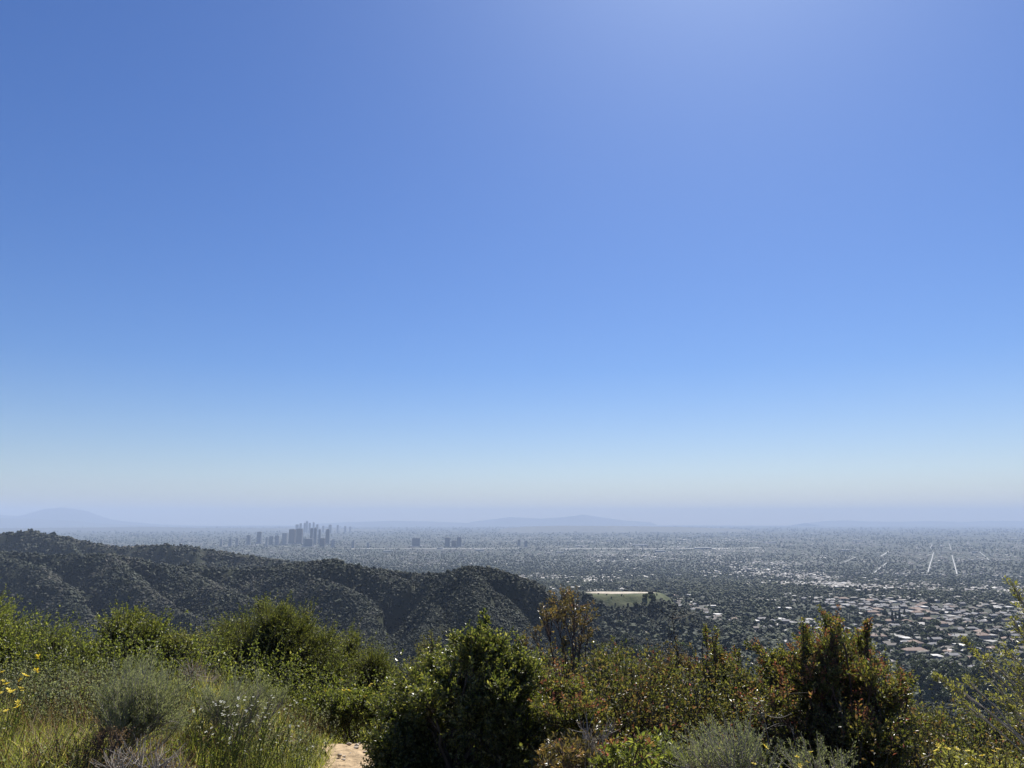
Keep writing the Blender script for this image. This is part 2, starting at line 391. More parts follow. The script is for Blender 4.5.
for a, b, c in ((872, 574, 563), (835, 566, 557), (930, 549, 544), (951, 550, 544)): avenue(a, b, c, 6.5, asph2)
fw_m = noise_mat('freeway_concrete', (.36, .35, .33), (.50, .48, .45), .02, .6)
strip('freeway', hit(345, 549), hit(520, 548.2), 60, fw_m, 1.5); strip('freeway', hit(560, 549), hit(760, 548), 55, fw_m, 1.5)
def off_road(x, y, pad=16):
    ok = np.ones(len(x), bool)
    for p, q, w in AVE:
        dx, dy = q[0] - p[0], q[1] - p[1]; t = np.clip(((x - p[0])*dx + (y - p[1])*dy)/(dx*dx + dy*dy), -.05, 1)
        ok &= np.hypot(x - p[0] - t*dx, y - p[1] - t*dy) > w/2 + (pad if w < 40 else 90)
    return ok
padm = noise_mat('graded_dirt', (.24, .20, .15), (.44, .39, .32), .12, .95)
a = np.linspace(0, 2*np.pi, 48, endpoint=False); e = 1 + .10*np.sin(3*a + 1) + .06*np.sin(7*a)
px_, py_ = PAD_C[0] + 60*np.cos(a)*e, PAD_C[1] - 4 + 20*np.sin(a)*e
Vp = [(PAD_C[0], PAD_C[1] - 4, PAD_Z + 0.4)] + [(u, v, PAD_Z + 0.25) for u, v in zip(px_, py_)] + [(u, v, PAD_Z - 1) for u, v in zip(px_, py_)]
Fp1 = [(0, 1 + k, 1 + (k + 1) % 48) for k in range(48)]; Fp2 = [(1 + k, 49 + k, 49 + (k + 1) % 48, 1 + (k + 1) % 48) for k in range(48)]
tag(link('graded_pad', mesh('graded_pad', np.array(Vp), [np.array(Fp1), np.array(Fp2)], padm)), kind='structure')

# ------------------------------------------------------------------ the town on the plain
def box(x0, x1, y0, y1, z0, z1):
    v = [(x0,y0,z0),(x1,y0,z0),(x1,y1,z0),(x0,y1,z0),(x0,y0,z1),(x1,y0,z1),(x1,y1,z1),(x0,y1,z1)]
    return v, [(0,3,2,1),(4,5,6,7),(0,1,5,4),(1,2,6,5),(2,3,7,6),(3,0,4,7)]
def boxes(name, L, m, parent=None):
    V_, F_ = [], []
    for b in L:
        v, f = box(*b); F_ += [tuple(i + len(V_) for i in q) for q in f]; V_ += v
    return link(name, mesh(name, np.array(V_, float), np.array(F_), m), parent)
def plain_mat(name, c, rough=.8):
    m, nt_, b = new_mat(name); no = N(nt_, 'ShaderNodeTexNoise', Scale=.6, Detail=4)
    tc = N(nt_, 'ShaderNodeTexCoord'); nt_.links.new(tc.outputs['Object'], no.inputs['Vector'])
    cr = ramp(nt_, no.outputs['Fac'], [(0.3, tuple(u*.85 for u in c)), (.7, tuple(min(1, u*1.1) for u in c))]); nt_.links.new(cr.outputs[0], b.inputs['Base Color'])
    b.inputs['Roughness'].default_value = rough; return m
MW = {'white': plain_mat('white_stucco', (0.3588,0.3510,0.3276)), 'cream': plain_mat('cream_stucco', (0.3120,0.2730,0.2262)), 'tan': plain_mat('tan_stucco', (0.2340,0.1950,0.1560)), 'grey': plain_mat('grey_siding', (0.1872,0.1950,0.2028))}
MR = {'clay': plain_mat('terracotta_tiles', (0.1638,0.1053,0.0780)), 'brown': plain_mat('brown_shingles', (0.0936,0.0780,0.0663)), 'grey': plain_mat('grey_shingles', (0.1248,0.1248,0.1326)), 'white': plain_mat('white_roof_coating', (0.3276,0.3198,0.3042), .6), 'pale': plain_mat('pale_gravel_roof', (0.2106,0.2028,0.1872))}
glass = plain_mat('dark_window_glass', (.05,.06,.07), .15)
def gable(w, d, h, rh, o=.7):
    v = [(-w/2-o,-d/2-o,h),(w/2+o,-d/2-o,h),(w/2+o,d/2+o,h),(-w/2-o,d/2+o,h),(-w/2-o,0,h+rh),(w/2+o,0,h+rh)]
    return np.array(v, float), [np.array([(0,1,5,4),(2,3,4,5),(0,3,2,1)]), np.array([(0,4,3),(1,2,5)])]
def hip(w, d, h, rh, o=.7):
    v, f = gable(w, d, h, rh, o); v[4, 0] += d*.45; v[5, 0] -= d*.45; return v, f
def make_house(w, d, h, kind, wall, roof, label, group):
    t = thing('house', label, 'house', (0, 0, 0), group)
    boxes('wall', [(-w/2, w/2, -d/2, d/2, -3, h), (w*.1, w*.48, -d/2-d*.42, -d/2-.01, -3, h*.92)], MW[wall], t)
    if kind == 'flat': boxes('roof', [(-w/2-.5, w/2+.5, -d/2-.5, d/2+.5, h+.01, h+.6), (w*.1-.4, w*.48+.4, -d/2-d*.42-.4, -d/2-.52, h*.92+.01, h*.92+.4)], MR[roof], t)
    else:
        v, f = (gable if kind == 'gable' else hip)(w, d, h+.01, d*.24)
        ro = link('roof', mesh('roof', v, f, MR[roof]), t); boxes('chimney', [(w*.22, w*.22+.9, d*.1, d*.1+.9, h, h+d*.24+1.0)], MW['tan'], ro)
    boxes('window', [(-w*.42, -w*.22, -d/2-.05, -d/2+.02, h*.35, h*.8), (-w*.14, w*.04, -d/2-.05, -d/2+.02, h*.35, h*.8)], glass, t)
    return t
def copy_tree(o, parent=None):
    c = o.copy(); COL.objects.link(c); c.parent = parent
    for ch in list(o.children): copy_tree(ch, c)
    return c
HT = [(16,10,3.2,'gable','cream','brown','small cream house with brown gabled roof on the plain among trees'),
      (18,11,3.4,'hip','white','clay','white stucco house with terracotta hipped roof on the plain among trees'),
      (20,12,3.3,'flat','white','white','low white house with flat white roof on the plain among trees'),
      (15,10,6.0,'gable','tan','grey','two storey tan house with grey roof on the plain among trees'),
      (17,10,3.2,'hip','grey','grey','low grey house with grey hipped roof on the plain among trees'),
      (22,13,6.2,'hip','cream','clay','large two storey cream house with clay tiled roof on the plain'),
      (26,14,3.6,'flat','cream','pale','long low cream building with pale gravel roof on the plain')]
protos = []
skyl_x = np.array([-50,0,80,130,190,240,275,330,395,430,480,520,560,600,640,700,715,740,800,830,870,900,925,940,1024,1100])
skyl_y = np.array([590,600,615,612,625,600,597,612,665,645,615,640,590,640,655,650,630,648,625,608,640,665,690,700,700,700])
n = 60000
def town_sample(n, r0, r1):
    u = rng.uniform(1/r1, 1/r0, n); r = 1/u; th = rng.uniform(-R(36), R(36), n)
    return r*np.sin(th), r*np.cos(th)
x, y = town_sample(16000, 1000, 7500); z = ground(x, y); r = np.hypot(x, y)
green = 1.5*fbm(x/300, y/600, 200, 4)      # parks, canyons and dark wooded bands
band = sstep(4100, 4700, r)*(1 - sstep(5600, 6000, r))*.35
keep = (np.abs(z - base_plain(x, y)) < 6) & seen(x, y, z, 4) & (green + rng.normal(0, .16, len(x)) < -.12 - band) & off_road(x, y) & ((r > 2400) | (x > .13*r))
hx, hy, hz = x[keep], y[keep], z[keep]; hr = np.hypot(hx, hy)
ppx, ppy = project(np.stack([hx, hy, hz + 3], -1)); clear = (ppx > 0) & (ppx < W) & (ppy < np.interp(ppx, skyl_x, skyl_y) - 3)
gap = []; cell = {}
order = np.argsort(hr + 1e6*(~clear)); used = []
for k in order:                                # the 300 houses that show largest, none overlapping
    c = (int(hx[k]//34), int(hy[k]//34))
    if c in cell: continue
    cell[c] = 1; used.append(k)
used = np.array(used); first = [k for k in used if clear[k]][:285]; rest = np.array([k for k in used if k not in set(first)])
for q, k in enumerate(first):
    v = int(rng.choice(7, p=[.28,.09,.08,.18,.22,.07,.08]))
    if len(protos) <= v or True:
        pr = dict(protos).get(v)
        if pr is None:
            hh = HT[v]; o = make_house(*hh[:7], 'houses on the plain of the ' + ['cream gabled','white clay roofed','flat white','tan two storey','grey','large clay roofed','long low'][v] + ' kind'); protos.append((v, o))
        else: o = copy_tree(pr)
    o.location = (hx[k], hy[k], hz[k]); o.rotation_euler = (0, 0, R(float(rng.choice([8, 98, 188, -82]))) + rng.normal(0, .06))
# houses singled out by the photograph
SP = [((955,652),22,12,3.4,'flat','white','white','large white flat roofed house in front of the dark grove at lower right'),
      ((920,640),15,9,3.2,'gable','white','pale','small pale house just left of and above the large white one'),
      ((932,628),12,8,3.2,'hip','cream','clay','small cream house with clay roof up the slope above the dark grove'),
      ((960,637),20,9,3.2,'gable','grey','pale','long grey house with pale roof right of the dark grove'),
      ((905,644),22,8,3.2,'flat','cream','pale','long low pale house left of the dark grove'),
      ((674,597),20,11,5.0,'hip','tan','clay','tan house nearest the right end of the graded dirt pad'),
      ((681,601),16,10,5.0,'gable','cream','brown','cream house just below the right end of the graded dirt pad'),
      ((688,596),14,9,4.0,'flat','white','white','white house farthest right beside the graded dirt pad'),
      ((664,593),12,8,4.0,'gable','tan','brown','brown roofed house touching the right edge of the graded dirt pad'),
      ((371,567),10,8,5.0,'flat','white','pale','small white structure alone on the crest of the middle ridge'),
      ((729,591),30,13,4,'flat','white','white','long white roofed building beyond the wooded ridge right of the pad'),
      ((770,602),44,16,5,'flat','white','pale','wide pale building in the trees behind the shrubs at centre right'),
      ((785,610),36,14,5,'flat','white','white','wide white building just below the wide pale one at centre right')]
for (p, w, d, h, kd, wl, rf, lb) in SP:
    o = make_house(w, d, h, kd, wl, rf, lb, None); g = hit(*p); o.location = g; o.rotation_euler[2] = rng.uniform(-.3, .3)

# the farther houses, past counting
n = 24000; x, y = town_sample(n, 3000, 34000); z = ground(x, y); r = np.hypot(x, y)
green = 1.7*fbm(x/380, y/900, 200, 4); band = sstep(4100, 4700, r)*(1 - sstep(5600, 6000, r))*.35
keep = seen(x, y, z, 4) & (green + rng.normal(0, .2, n) < -.12 - band*1.3) & (np.abs(z - base_plain(x, y)) < 6) & off_road(x, y)
keep &= ~np.isin((x//34).astype(int)*100000 + (y//34).astype(int), [a_*100000 + b_ for a_, b_ in cell])
x, y, z, r = x[keep], y[keep], z[keep], r[keep]
x = np.concatenate([hx[rest], x]); y = np.concatenate([hy[rest], y]); z = np.concatenate([hz[rest], z]); r = np.hypot(x, y)
n = len(x); big = np.maximum(1, r/7000)*np.where(rng.random(n) < .06, 2.6, 1)
w = rng.uniform(10, 20, n)*big; d = rng.uniform(8, 12, n)*big; h = rng.uniform(3, 6.5, n)*np.maximum(1, r/11000)
a = R(8) + rng.integers(0, 2, n)*R(90) + rng.normal(0, .05, n)
rh = np.where(big > 2, .3, d*.2)
def place(v): 
    c, s = np.cos(a)[:, None], np.sin(a)[:, None]
    return np.stack([v[..., 0]*c - v[..., 1]*s + x[:, None], v[..., 0]*s + v[..., 1]*c + y[:, None], v[..., 2] + z[:, None]], -1)
sx = np.array([-1,1,1,-1])*.5; sy = np.array([-1,-1,1,1])*.5
wb = np.stack([w[:, None]*sx, d[:, None]*sy, np.full((n, 4), -4.)], -1); wt = wb.copy(); wt[..., 2] = h[:, None]
V1 = place(np.concatenate([wb, wt], 1))
rb = np.stack([(w[:, None] + 1)*sx, (d[:, None] + 1)*sy, np.repeat(h[:, None] + .02, 4, 1)], -1)
rt = np.stack([w[:, None]*np.array([-.32, .32]), np.zeros((n, 2)), (h + rh)[:, None]*np.ones((1, 2)) + .02], -1)
V2 = place(np.concatenate([rb, rt], 1))
k8 = (np.arange(n)*8)[:, None, None]; k6 = (np.arange(n)*6)[:, None, None] + n*8
Fw = (np.array([(0,1,5,4),(1,2,6,5),(2,3,7,6),(3,0,4,7)])[None] + k8).reshape(-1, 4)
Fr = (np.array([(0,1,5,4),(2,3,4,5)])[None] + k6).reshape(-1, 4); Frt = (np.array([(1,2,5),(3,0,4)])[None] + k6).reshape(-1, 3)
wallm = island_mat('far_house_walls', [(0, (0.101,0.094,0.079)), (.3, (0.144,0.130,0.115)), (.7, (0.216,0.202,0.180)), (.95, (0.288,0.274,0.252)), (1, (0.540,0.526,0.490))])
roofm = island_mat('far_house_roofs', [(0, (0.050,0.047,0.043)), (.3, (0.079,0.076,0.076)), (.5, (0.115,0.086,0.068)), (.7, (0.115,0.112,0.108)), (.95, (0.180,0.173,0.166)), (1, (0.612,0.598,0.562))], .55)
mi = np.concatenate([np.zeros(len(Fw)), np.ones(len(Fr) + len(Frt))])
tag(link('houses', mesh('houses', np.concatenate([V1.reshape(-1, 3), V2.reshape(-1, 3)]), [Fw, Fr, Frt], [wallm, roofm], mi)), kind='stuff')
print('far houses', n)

# ------------------------------------------------------------------ trees of the plain
bark = noise_mat('tree_bark', (.07, .055, .04), (.14, .11, .085), 2.0)
TM = [leaf_mat('oak_leaves', [(0, (.028,.042,.016)), (.6, (.046,.062,.022)), (1, (.075,.09,.032))], .2, .55),
      leaf_mat('eucalyptus_leaves', [(0, (.035,.045,.025)), (.6, (.055,.068,.036)), (1, (.09,.10,.055))], .2, .5),
      leaf_mat('cypress_leaves', [(0, (.014,.024,.012)), (1, (.030,.044,.018))], .1, .6),
      leaf_mat('spring_green_leaves', [(0, (.055,.085,.02)), (1, (.11,.14,.035))], .3, .5)]
def tube_pts(pts, rad, K=6):
    """tube through points with radii, returns verts and quads"""
    pts = np.asarray(pts, float); n = len(pts); d = np.gradient(pts, axis=0); d /= np.linalg.norm(d, axis=1)[:, None] + 1e-9
    up = np.array([.3, .9, .2]); s = np.cross(d, up); s /= np.linalg.norm(s, axis=1)[:, None] + 1e-9; t = np.cross(d, s)
    a = np.linspace(0, 2*np.pi, K, endpoint=False)
    v = pts[:, None] + np.asarray(rad)[:, None, None]*(np.cos(a)[None, :, None]*s[:, None] + np.sin(a)[None, :, None]*t[:, None])
    i, j = np.meshgrid(np.arange(n - 1), np.arange(K), indexing='ij'); j2 = (j + 1) % K
    return v.reshape(-1, 3), np.stack([i*K + j, i*K + j2, (i + 1)*K + j2, (i + 1)*K + j], -1).reshape(-1, 4)
def join(parts):
    V_, F_ = [], []; o = 0
    for v, f in parts: V_.append(v); F_.append(f + o); o += len(v)
    return np.concatenate(V_), np.concatenate(F_)
def leaf_cards(C, size, rng, dirs=None):
    """small diamond leaf sprays at points C"""
    n = len(C); d = rng.normal(size=(n, 3)) if dirs is None else dirs + rng.normal(size=(n, 3))*.5
    d /= np.linalg.norm(d, axis=1)[:, None] + 1e-9; q = rng.normal(size=(n, 3)); s = np.cross(d, q); s /= np.linalg.norm(s, axis=1)[:, None] + 1e-9
    L = (size*rng.uniform(.6, 1.3, n))[:, None] if np.ndim(size) == 0 else size[:, None]
    v = np.stack([C - d*L*.5, C + s*L*.32, C + d*L*.5, C - s*L*.32], 1)
    return v.reshape(-1, 3), np.arange(n*4).reshape(-1, 4)
def make_tree(kind, label, group, rng):
    """kind: oak, gum (tall and loose), cypress (a column), green (light round)"""
    t = thing({'oak': 'oak_tree', 'gum': 'eucalyptus_tree', 'cypress': 'cypress_tree', 'green': 'broadleaf_tree'}[kind], label, 'tree', (0, 0, 0), group)
    if kind == 'oak': hgt = 10; lob = [((rng.uniform(-4, 4), rng.uniform(-4, 4), rng.uniform(4.5, 7.5)), rng.uniform(2.2, 3.4)) for _ in range(9)]
    elif kind == 'gum': hgt = 20; lob = [((rng.uniform(-3, 3), rng.uniform(-3, 3), zz), rng.uniform(1.8, 3.2)) for zz in np.linspace(7, 18, 10)]
    elif kind == 'cypress': hgt = 16; lob = [((rng.uniform(-.3, .3), rng.uniform(-.3, .3), zz), 1.9*(1 - (zz/17)**2) + .4) for zz in np.linspace(2, 15.5, 9)]
    else: hgt = 9; lob = [((rng.uniform(-3, 3), rng.uniform(-3, 3), rng.uniform(3.5, 7)), rng.uniform(1.8, 2.8)) for _ in range(8)]
    C = []
    for c, rr_ in lob:
        m = int(75*rr_**1.6) if kind != 'cypress' else 170
        u = rng.normal(size=(m, 3)); u /= np.linalg.norm(u, axis=1)[:, None]; C.append(np.array(c) + u*rr_*rng.uniform(.55, 1.08, m)[:, None])
    v, f = leaf_cards(np.concatenate(C), 1.25, rng)
    link('crown', mesh('crown', v, f, TM[{'oak': 0, 'gum': 1, 'cypress': 2, 'green': 3}[kind]]), t)
    tops = sorted(lob, key=lambda q: q[0][2])
    pr = [tube_pts([(0, 0, -2), (.1, 0, hgt*.2), (.2, .1, hgt*.45), (tops[-1][0][0]*.5, tops[-1][0][1]*.5, hgt*.8)], [.5, .4, .28, .08])]
    for c, _ in tops[::2]: pr.append(tube_pts([(.1, .05, hgt*.25), (c[0]*.5, c[1]*.5, c[2]*.7), c], [.25, .15, .05], 5))
    link('trunk', mesh('trunk', *join(pr), bark, smooth=True), t)
    return t
TL = {'oak': 'round dark green tree among the houses on the plain', 'gum': 'tall loose grey green tree among the houses on the plain',
      'cypress': 'slim dark column shaped tree among the houses on the plain', 'green': 'small bright green round tree among the houses on the plain'}
trng = np.random.default_rng(12); TP = {}
def put_tree(kind, loc, sc, label=None, group=None):
    var = int(trng.integers(0, 3)); key = (kind, var)
    if key not in TP: o = make_tree(kind, TL[kind], 'trees on the plain, ' + {'oak': 'round dark', 'gum': 'tall loose', 'cypress': 'slim column', 'green': 'bright round'}[kind], trng); TP[key] = o
    else: o = copy_tree(TP[key])
    o.location = (loc[0], loc[1], loc[2] - .3); s = sc*trng.uniform(.8, 1.2); o.scale = (s, s, s*trng.uniform(.85, 1.15)); o.rotation_euler = (0, 0, trng.uniform(0, 6.28))
    o['label'] = label or TL[kind]
    if label: 
        if group: o['group'] = group
        elif 'group' in o: del o['group']
    return o
x, y = town_sample(34000, 950, 14000); z = ground(x, y); r = np.hypot(x, y)
green = 1.5*fbm(x/300, y/600, 200, 4); band = sstep(4100, 4700, r)*(1 - sstep(5600, 6000, r))*.5
keep = (np.abs(z - base_plain(x, y)) < 25) & seen(x, y, z, 9) & (green + band + rng.normal(0, .3, len(x)) > -.22) & off_road(x, y, 6)
keep &= ~(np.hypot((x - PAD_C[0])/95, (y - PAD_C[1] + 20)/70) < 1) & ((r > 2300) | (x > .10*r))
x, y, z, r = x[keep], y[keep], z[keep], r[keep]
# keep clear of the countable houses
hc = {}
for k in first: hc.setdefault((int(hx[k]//20), int(hy[k]//20)), 1)
ok = np.array([(int(a_//20), int(b_//20)) not in hc for a_, b_ in zip(x, y)]); x, y, z, r = x[ok], y[ok], z[ok], r[ok]
ppx, ppy = project(np.stack([x, y, z + 8], -1)); clear = (ppx > 0) & (ppx < W) & (ppy < np.interp(ppx, skyl_x, skyl_y) - 2)
o_ = np.argsort(r + 1e6*~clear); ti = [k for k in o_ if clear[k]][:262]; tset = np.ones(len(x), bool); tset[ti] = False
for k in ti: put_tree(str(trng.choice(['oak', 'gum', 'cypress', 'green'], p=[.56, .24, .06, .14])), (x[k], y[k], z[k]), 1.25)
for q, s_ in (((646,599),.7),((652,601),.9),((601,603),.6),((636,607),.7),((676,608),.6)): put_tree('oak', hit(*q), s_, 'dark tree on the green slope under the graded dirt pad', 'trees on the slope under the pad')
GROVE = [(914,648),(925,640),(931,634),(936,628),(940,638),(944,648),(936,655),(928,652),(905,652),(899,660),(886,655),(920,664),(968,646),(978,652)]
for q in GROVE: put_tree('oak', hit(*q), 1.25, 'large dark tree in the dense grove left of the large white house', 'trees of the dark grove')
for q in ((896,622),(900,621),(893,624),(905,619)): put_tree('cypress', hit(*q), 1.2, 'tall dark pointed tree in the row above the dark grove', 'row of tall pointed trees')
for q in ((955,585),): put_tree('gum', hit(*q), 1.3, 'single pale tree standing clear at upper right of the plain')
xs_, ys_, zs_, rs_ = x[tset], y[tset], z[tset], r[tset]
# more crowns towards the distance
x, y = town_sample(66000, 2300, 36000); z = ground(x, y); r = np.hypot(x, y)
green = 1.7*fbm(x/380, y/900, 200, 4); band = sstep(4100, 4700, r)*(1 - sstep(5600, 6000, r))*.6
keep = (np.abs(z - base_plain(x, y)) < 25) & seen(x, y, z, 9) & (green + band + rng.normal(0, .3, len(x)) > -.14) & off_road(x, y, 6)
x, y, z, r = [np.concatenate([u, v[keep]]) for u, v in ((xs_, x), (ys_, y), (zs_, z), (rs_, r))]
S = rng.uniform(3.2, 7.0, len(x))*np.maximum(1, r/7500)*np.where(r < 2600, .8, 1)
Pt = np.stack([x, y, z + S*.3], -1); nr = r < 3000
tag(clumps('distant_trees', Pt[nr], S[nr], tree_m, 1, rng, .95, .35), kind='stuff')
tag(clumps('distant_trees', Pt[~nr], S[~nr], tree_m, 0, rng, .95, .35), kind='stuff')
print('far trees', len(x))

# ------------------------------------------------------------------ towers
def facade(name, wall, win, floor=4.0, bay=3.2, frac=.55):
    m, nt_, b = new_mat(name); tc = N(nt_, 'ShaderNodeTexCoord'); sp = N(nt_, 'ShaderNodeSeparateXYZ'); nt_.links.new(tc.outputs['Object'], sp.inputs[0])
    def band_(o, per, fr):
        d = N(nt_, 'ShaderNodeMath', operation='DIVIDE'); nt_.links.new(o, d.inputs[0]); d.inputs[1].default_value = per
        f = N(nt_, 'ShaderNodeMath', operation='FRACT'); nt_.links.new(d.outputs[0], f.inputs[0])
        g = N(nt_, 'ShaderNodeMath', operation='LESS_THAN'); nt_.links.new(f.outputs[0], g.inputs[0]); g.inputs[1].default_value = fr; return g.outputs[0]
    ad = N(nt_, 'ShaderNodeMath', operation='ADD'); nt_.links.new(sp.outputs[0], ad.inputs[0]); nt_.links.new(sp.outputs[1], ad.inputs[1])
    mu = N(nt_, 'ShaderNodeMath', operation='MULTIPLY'); nt_.links.new(band_(sp.outputs[2], floor, frac), mu.inputs[0]); nt_.links.new(band_(ad.outputs[0], bay, .8), mu.inputs[1])
    mx = N(nt_, 'ShaderNodeMix', data_type='RGBA'); mx.inputs[6].default_value = wall + (1,); mx.inputs[7].default_value = win + (1,)
    nt_.links.new(mu.outputs[0], mx.inputs['Factor']); nt_.links.new(mx.outputs[2], b.inputs['Base Color']); b.inputs['Roughness'].default_value = .35; return m
FM = [facade('dark_glass_facade', (.11,.115,.125), (.055,.065,.08)), facade('bronze_facade', (.14,.11,.09), (.04,.04,.045)),
      facade('pale_concrete_facade', (.42,.40,.37), (.07,.08,.09)), facade('grey_facade', (.22,.23,.24), (.05,.06,.07))]
capm = plain_mat('rooftop_plant', (.25,.25,.25))
def tower(px, wpx, top, base, mi_, label, group=None, kind='office_tower', crown='flat', rot=None, drop=None, cat='tower'):
    """px centre, wpx width, top and base rows in the photograph"""
    g = hit(px, base) if drop is None else (pix(px, 520, drop)[0], drop, float(ground(pix(px, 520, drop)[0], drop)))
    Y = g[1]; w = wpx*Y/F*.93; zt = pix(px, top, Y)[2]; h = zt - g[2]; d = w*.8
    t = thing(kind, label, cat, g, group, R(rot if rot is not None else float(rng.uniform(-10, 10))))
    hh = h*(.93 if crown in ('step', 'spire', 'wedge') else .965)
    boxes('facade', [(-w/2, w/2, -d/2, d/2, -8, hh)], FM[mi_], t)
    boxes('podium', [(-w*.75, w*.75, -d*.8, d*.8, -8, min(h*.09, 14))], FM[2], t)
    if crown == 'flat': boxes('rooftop', [(-w*.47, w*.47, -d*.47, d*.47, hh + .02, hh + h*.012), (-w*.3, w*.3, -d*.3, d*.3, hh + h*.012 + .02, h)], capm, t)
    elif crown == 'step': boxes('rooftop', [(-w*.36, w*.36, -d*.36, d*.36, hh + .02, hh + h*.04), (-w*.2, w*.2, -d*.2, d*.2, hh + h*.04 + .02, h)], capm, t)
    elif crown == 'spire':
        boxes('rooftop', [(-w*.3, w*.3, -d*.3, d*.3, hh + .02, h)], capm, t)
        v, f = tube_pts([(0, 0, h), (0, 0, h*1.06), (0, 0, h*1.1)], [w*.06, w*.03, .3]); link('mast', mesh('mast', v, f, capm), t)
    elif crown == 'wedge':
        v = np.array([(-w/2,-d/2,hh+.02),(w/2,-d/2,hh+.02),(w/2,d/2,hh+.02),(-w/2,d/2,hh+.02),(-w/2,-d/2,h),(-w/2,d/2,h)])
        link('rooftop', mesh('rooftop', v, [np.array([(0,1,2,3),(0,3,5,4),(1,4,5,2)]), np.array([(0,4,1),(2,5,3)])], capm), t)
    return t
CC = [(259,4.4,531.6,544,3,'flat','isolated grey tower left of the tower cluster'),
      (248.5,3.6,535,545,3,'flat','short grey tower farthest left of the tower cluster'),
      (284.5,5,533,545,2,'flat','lower pale tower left of the two broad slabs'),
      (292,6,529,544,1,'flat','left one of the two broad slab towers of the cluster'),
      (299.2,6,528.4,544,1,'flat','right one of the two broad slab towers of the cluster'),
      (311.2,2.8,528,544,0,'flat','left half of the close dark pair in the middle of the cluster'),
      (314.8,2.9,527.4,544,0,'step','right half of the close dark pair in the middle of the cluster'),
      (319.2,2.2,529.2,544,3,'flat','slim grey tower right of the close dark pair'),
      (327.4,3.8,529,544,0,'flat','dark tower at the right end of the cluster'),
      (266.5,2,537,546,2,'flat','slim pale tower right of the isolated grey tower'),
      (230,3,538.5,546,3,'flat','low block peeping over the far ridge, leftmost of the cluster'),
      (221,2.4,539,546,2,'flat','small pale block above the far left ridge'),
      (237,2.6,537.8,546,2,'flat','small pale block between the leftmost low blocks'),
      (271,4,536,545,3,'flat','low grey office block left of centre in the cluster'),
      (277,4,535.2,545,2,'step','low pale office block with stepped top in the cluster'),
      (305,4,538,546,3,'flat','low block in the gap between slabs and dark pair'),
      (309,8,538.5,547,0,'flat','wide low dark block below the dark pair'),
      (322.5,5,538,547,1,'flat','low bronze block below the slim grey tower'),
      (333,4,540,547,2,'flat','low pale block right of the dark end tower')]
for a_ in CC: tower(a_[0], a_[1], a_[2], a_[3], a_[4], a_[6], 'towers of the nearer cluster', crown=a_[5])
DT = [(297.5,3,524.3,0,'flat','faint broad tower at the left end of the hazy skyline behind'), (301,2.4,523.2,3,'flat','faint grey tower second from left in the hazy skyline'),
      (305,2,522.6,0,'step','faint tower left of the tallest in the hazy skyline'), (307.2,2.2,520.9,3,'spire','tallest spired tower of the hazy skyline behind'),
      (310,2,522.8,0,'flat','faint flat tower right of the tallest in the hazy skyline'), (314,2,521.9,2,'wedge','second tallest faint tower with sloped top in the hazy skyline'),
      (317.6,2.4,524.3,0,'flat','faint lower tower right of centre in the hazy skyline'), (323.6,2,525.8,3,'flat','faint small tower above the dark end tower'),
      (330.5,3,524.6,0,'flat','faint broad tower apart at the right of the hazy skyline'), (338,2,525,3,'flat','faint narrow tower farther right in the hazy skyline'),
      (345.5,2,526,3,'flat','faint small tower near the right end of the hazy skyline'), (350.5,2,526.6,2,'flat','last faint block at the right end of the hazy skyline')]
for a_ in DT: tower(a_[0], a_[1], a_[2], None, a_[3], a_[5], 'towers of the farther skyline', crown=a_[4], drop=19500 + float(rng.uniform(-800, 800)), rot=5)
TW = [(416.2,8.2,537.8,546.5,0,'flat','broad dark block standing alone left of the dark pair on the plain'),
      (447.4,5.2,537.3,547,0,'flat','left tower of the dark pair on the plain'), (459,5.0,537.0,547,0,'flat','right tower of the dark pair on the plain'),
      (453.6,4.6,540.2,547,1,'flat','lower bronze block between the two dark towers'),
      (519,3,539.5,546,3,'flat','small grey block on the plain right of the dark pair'), (526,3,540.5,547,3,'step','small stepped grey block farthest right on the plain'),
      (353,3,541,548,2,'flat','small pale block on the plain beside the tower cluster'), (368,2.4,542.5,548,2,'flat','small pale block midway between cluster and dark block')]
for a_ in TW: tower(a_[0], a_[1], a_[2], a_[3], a_[4], a_[6], None, kind='office_block', crown=a_[5], cat='building')
# pale warehouses far out on the plain
WH = [(740,526.2,9),(816,534,12),(880,534,8),(908,529,5),(928,534.5,6),(950,535,5),(993,531.5,10),(1015,531.5,13),(1012,539.5,10),(640,545.5,14),(703,548.8,16),(660,552,9),(440,549,6),(480,551,8),(560,553,7),(388,552,9),(940,538,7),(858,541,9),(770,543,10),(900,551.5,5),(975,553,6),(845,551,8),(580,547,9),(610,541,7),(690,537,9),(755,538,6)]
for q, (a_, b_, w_) in enumerate(WH):
    g = hit(a_, b_); w = w_*g[1]/F; h = 14
    t = thing('warehouse', 'long pale flat roofed warehouse shining far out on the plain', 'building', g, 'pale warehouses on the plain', R(float(rng.uniform(-6, 6))))
    boxes('wall', [(-w/2, w/2, -w*.25, w*.25, -6, h)], MW['white'], t); boxes('roof', [(-w/2-1, w/2+1, -w*.25-1, w*.25+1, h+.02, h+1.2)], MR['white'], t)
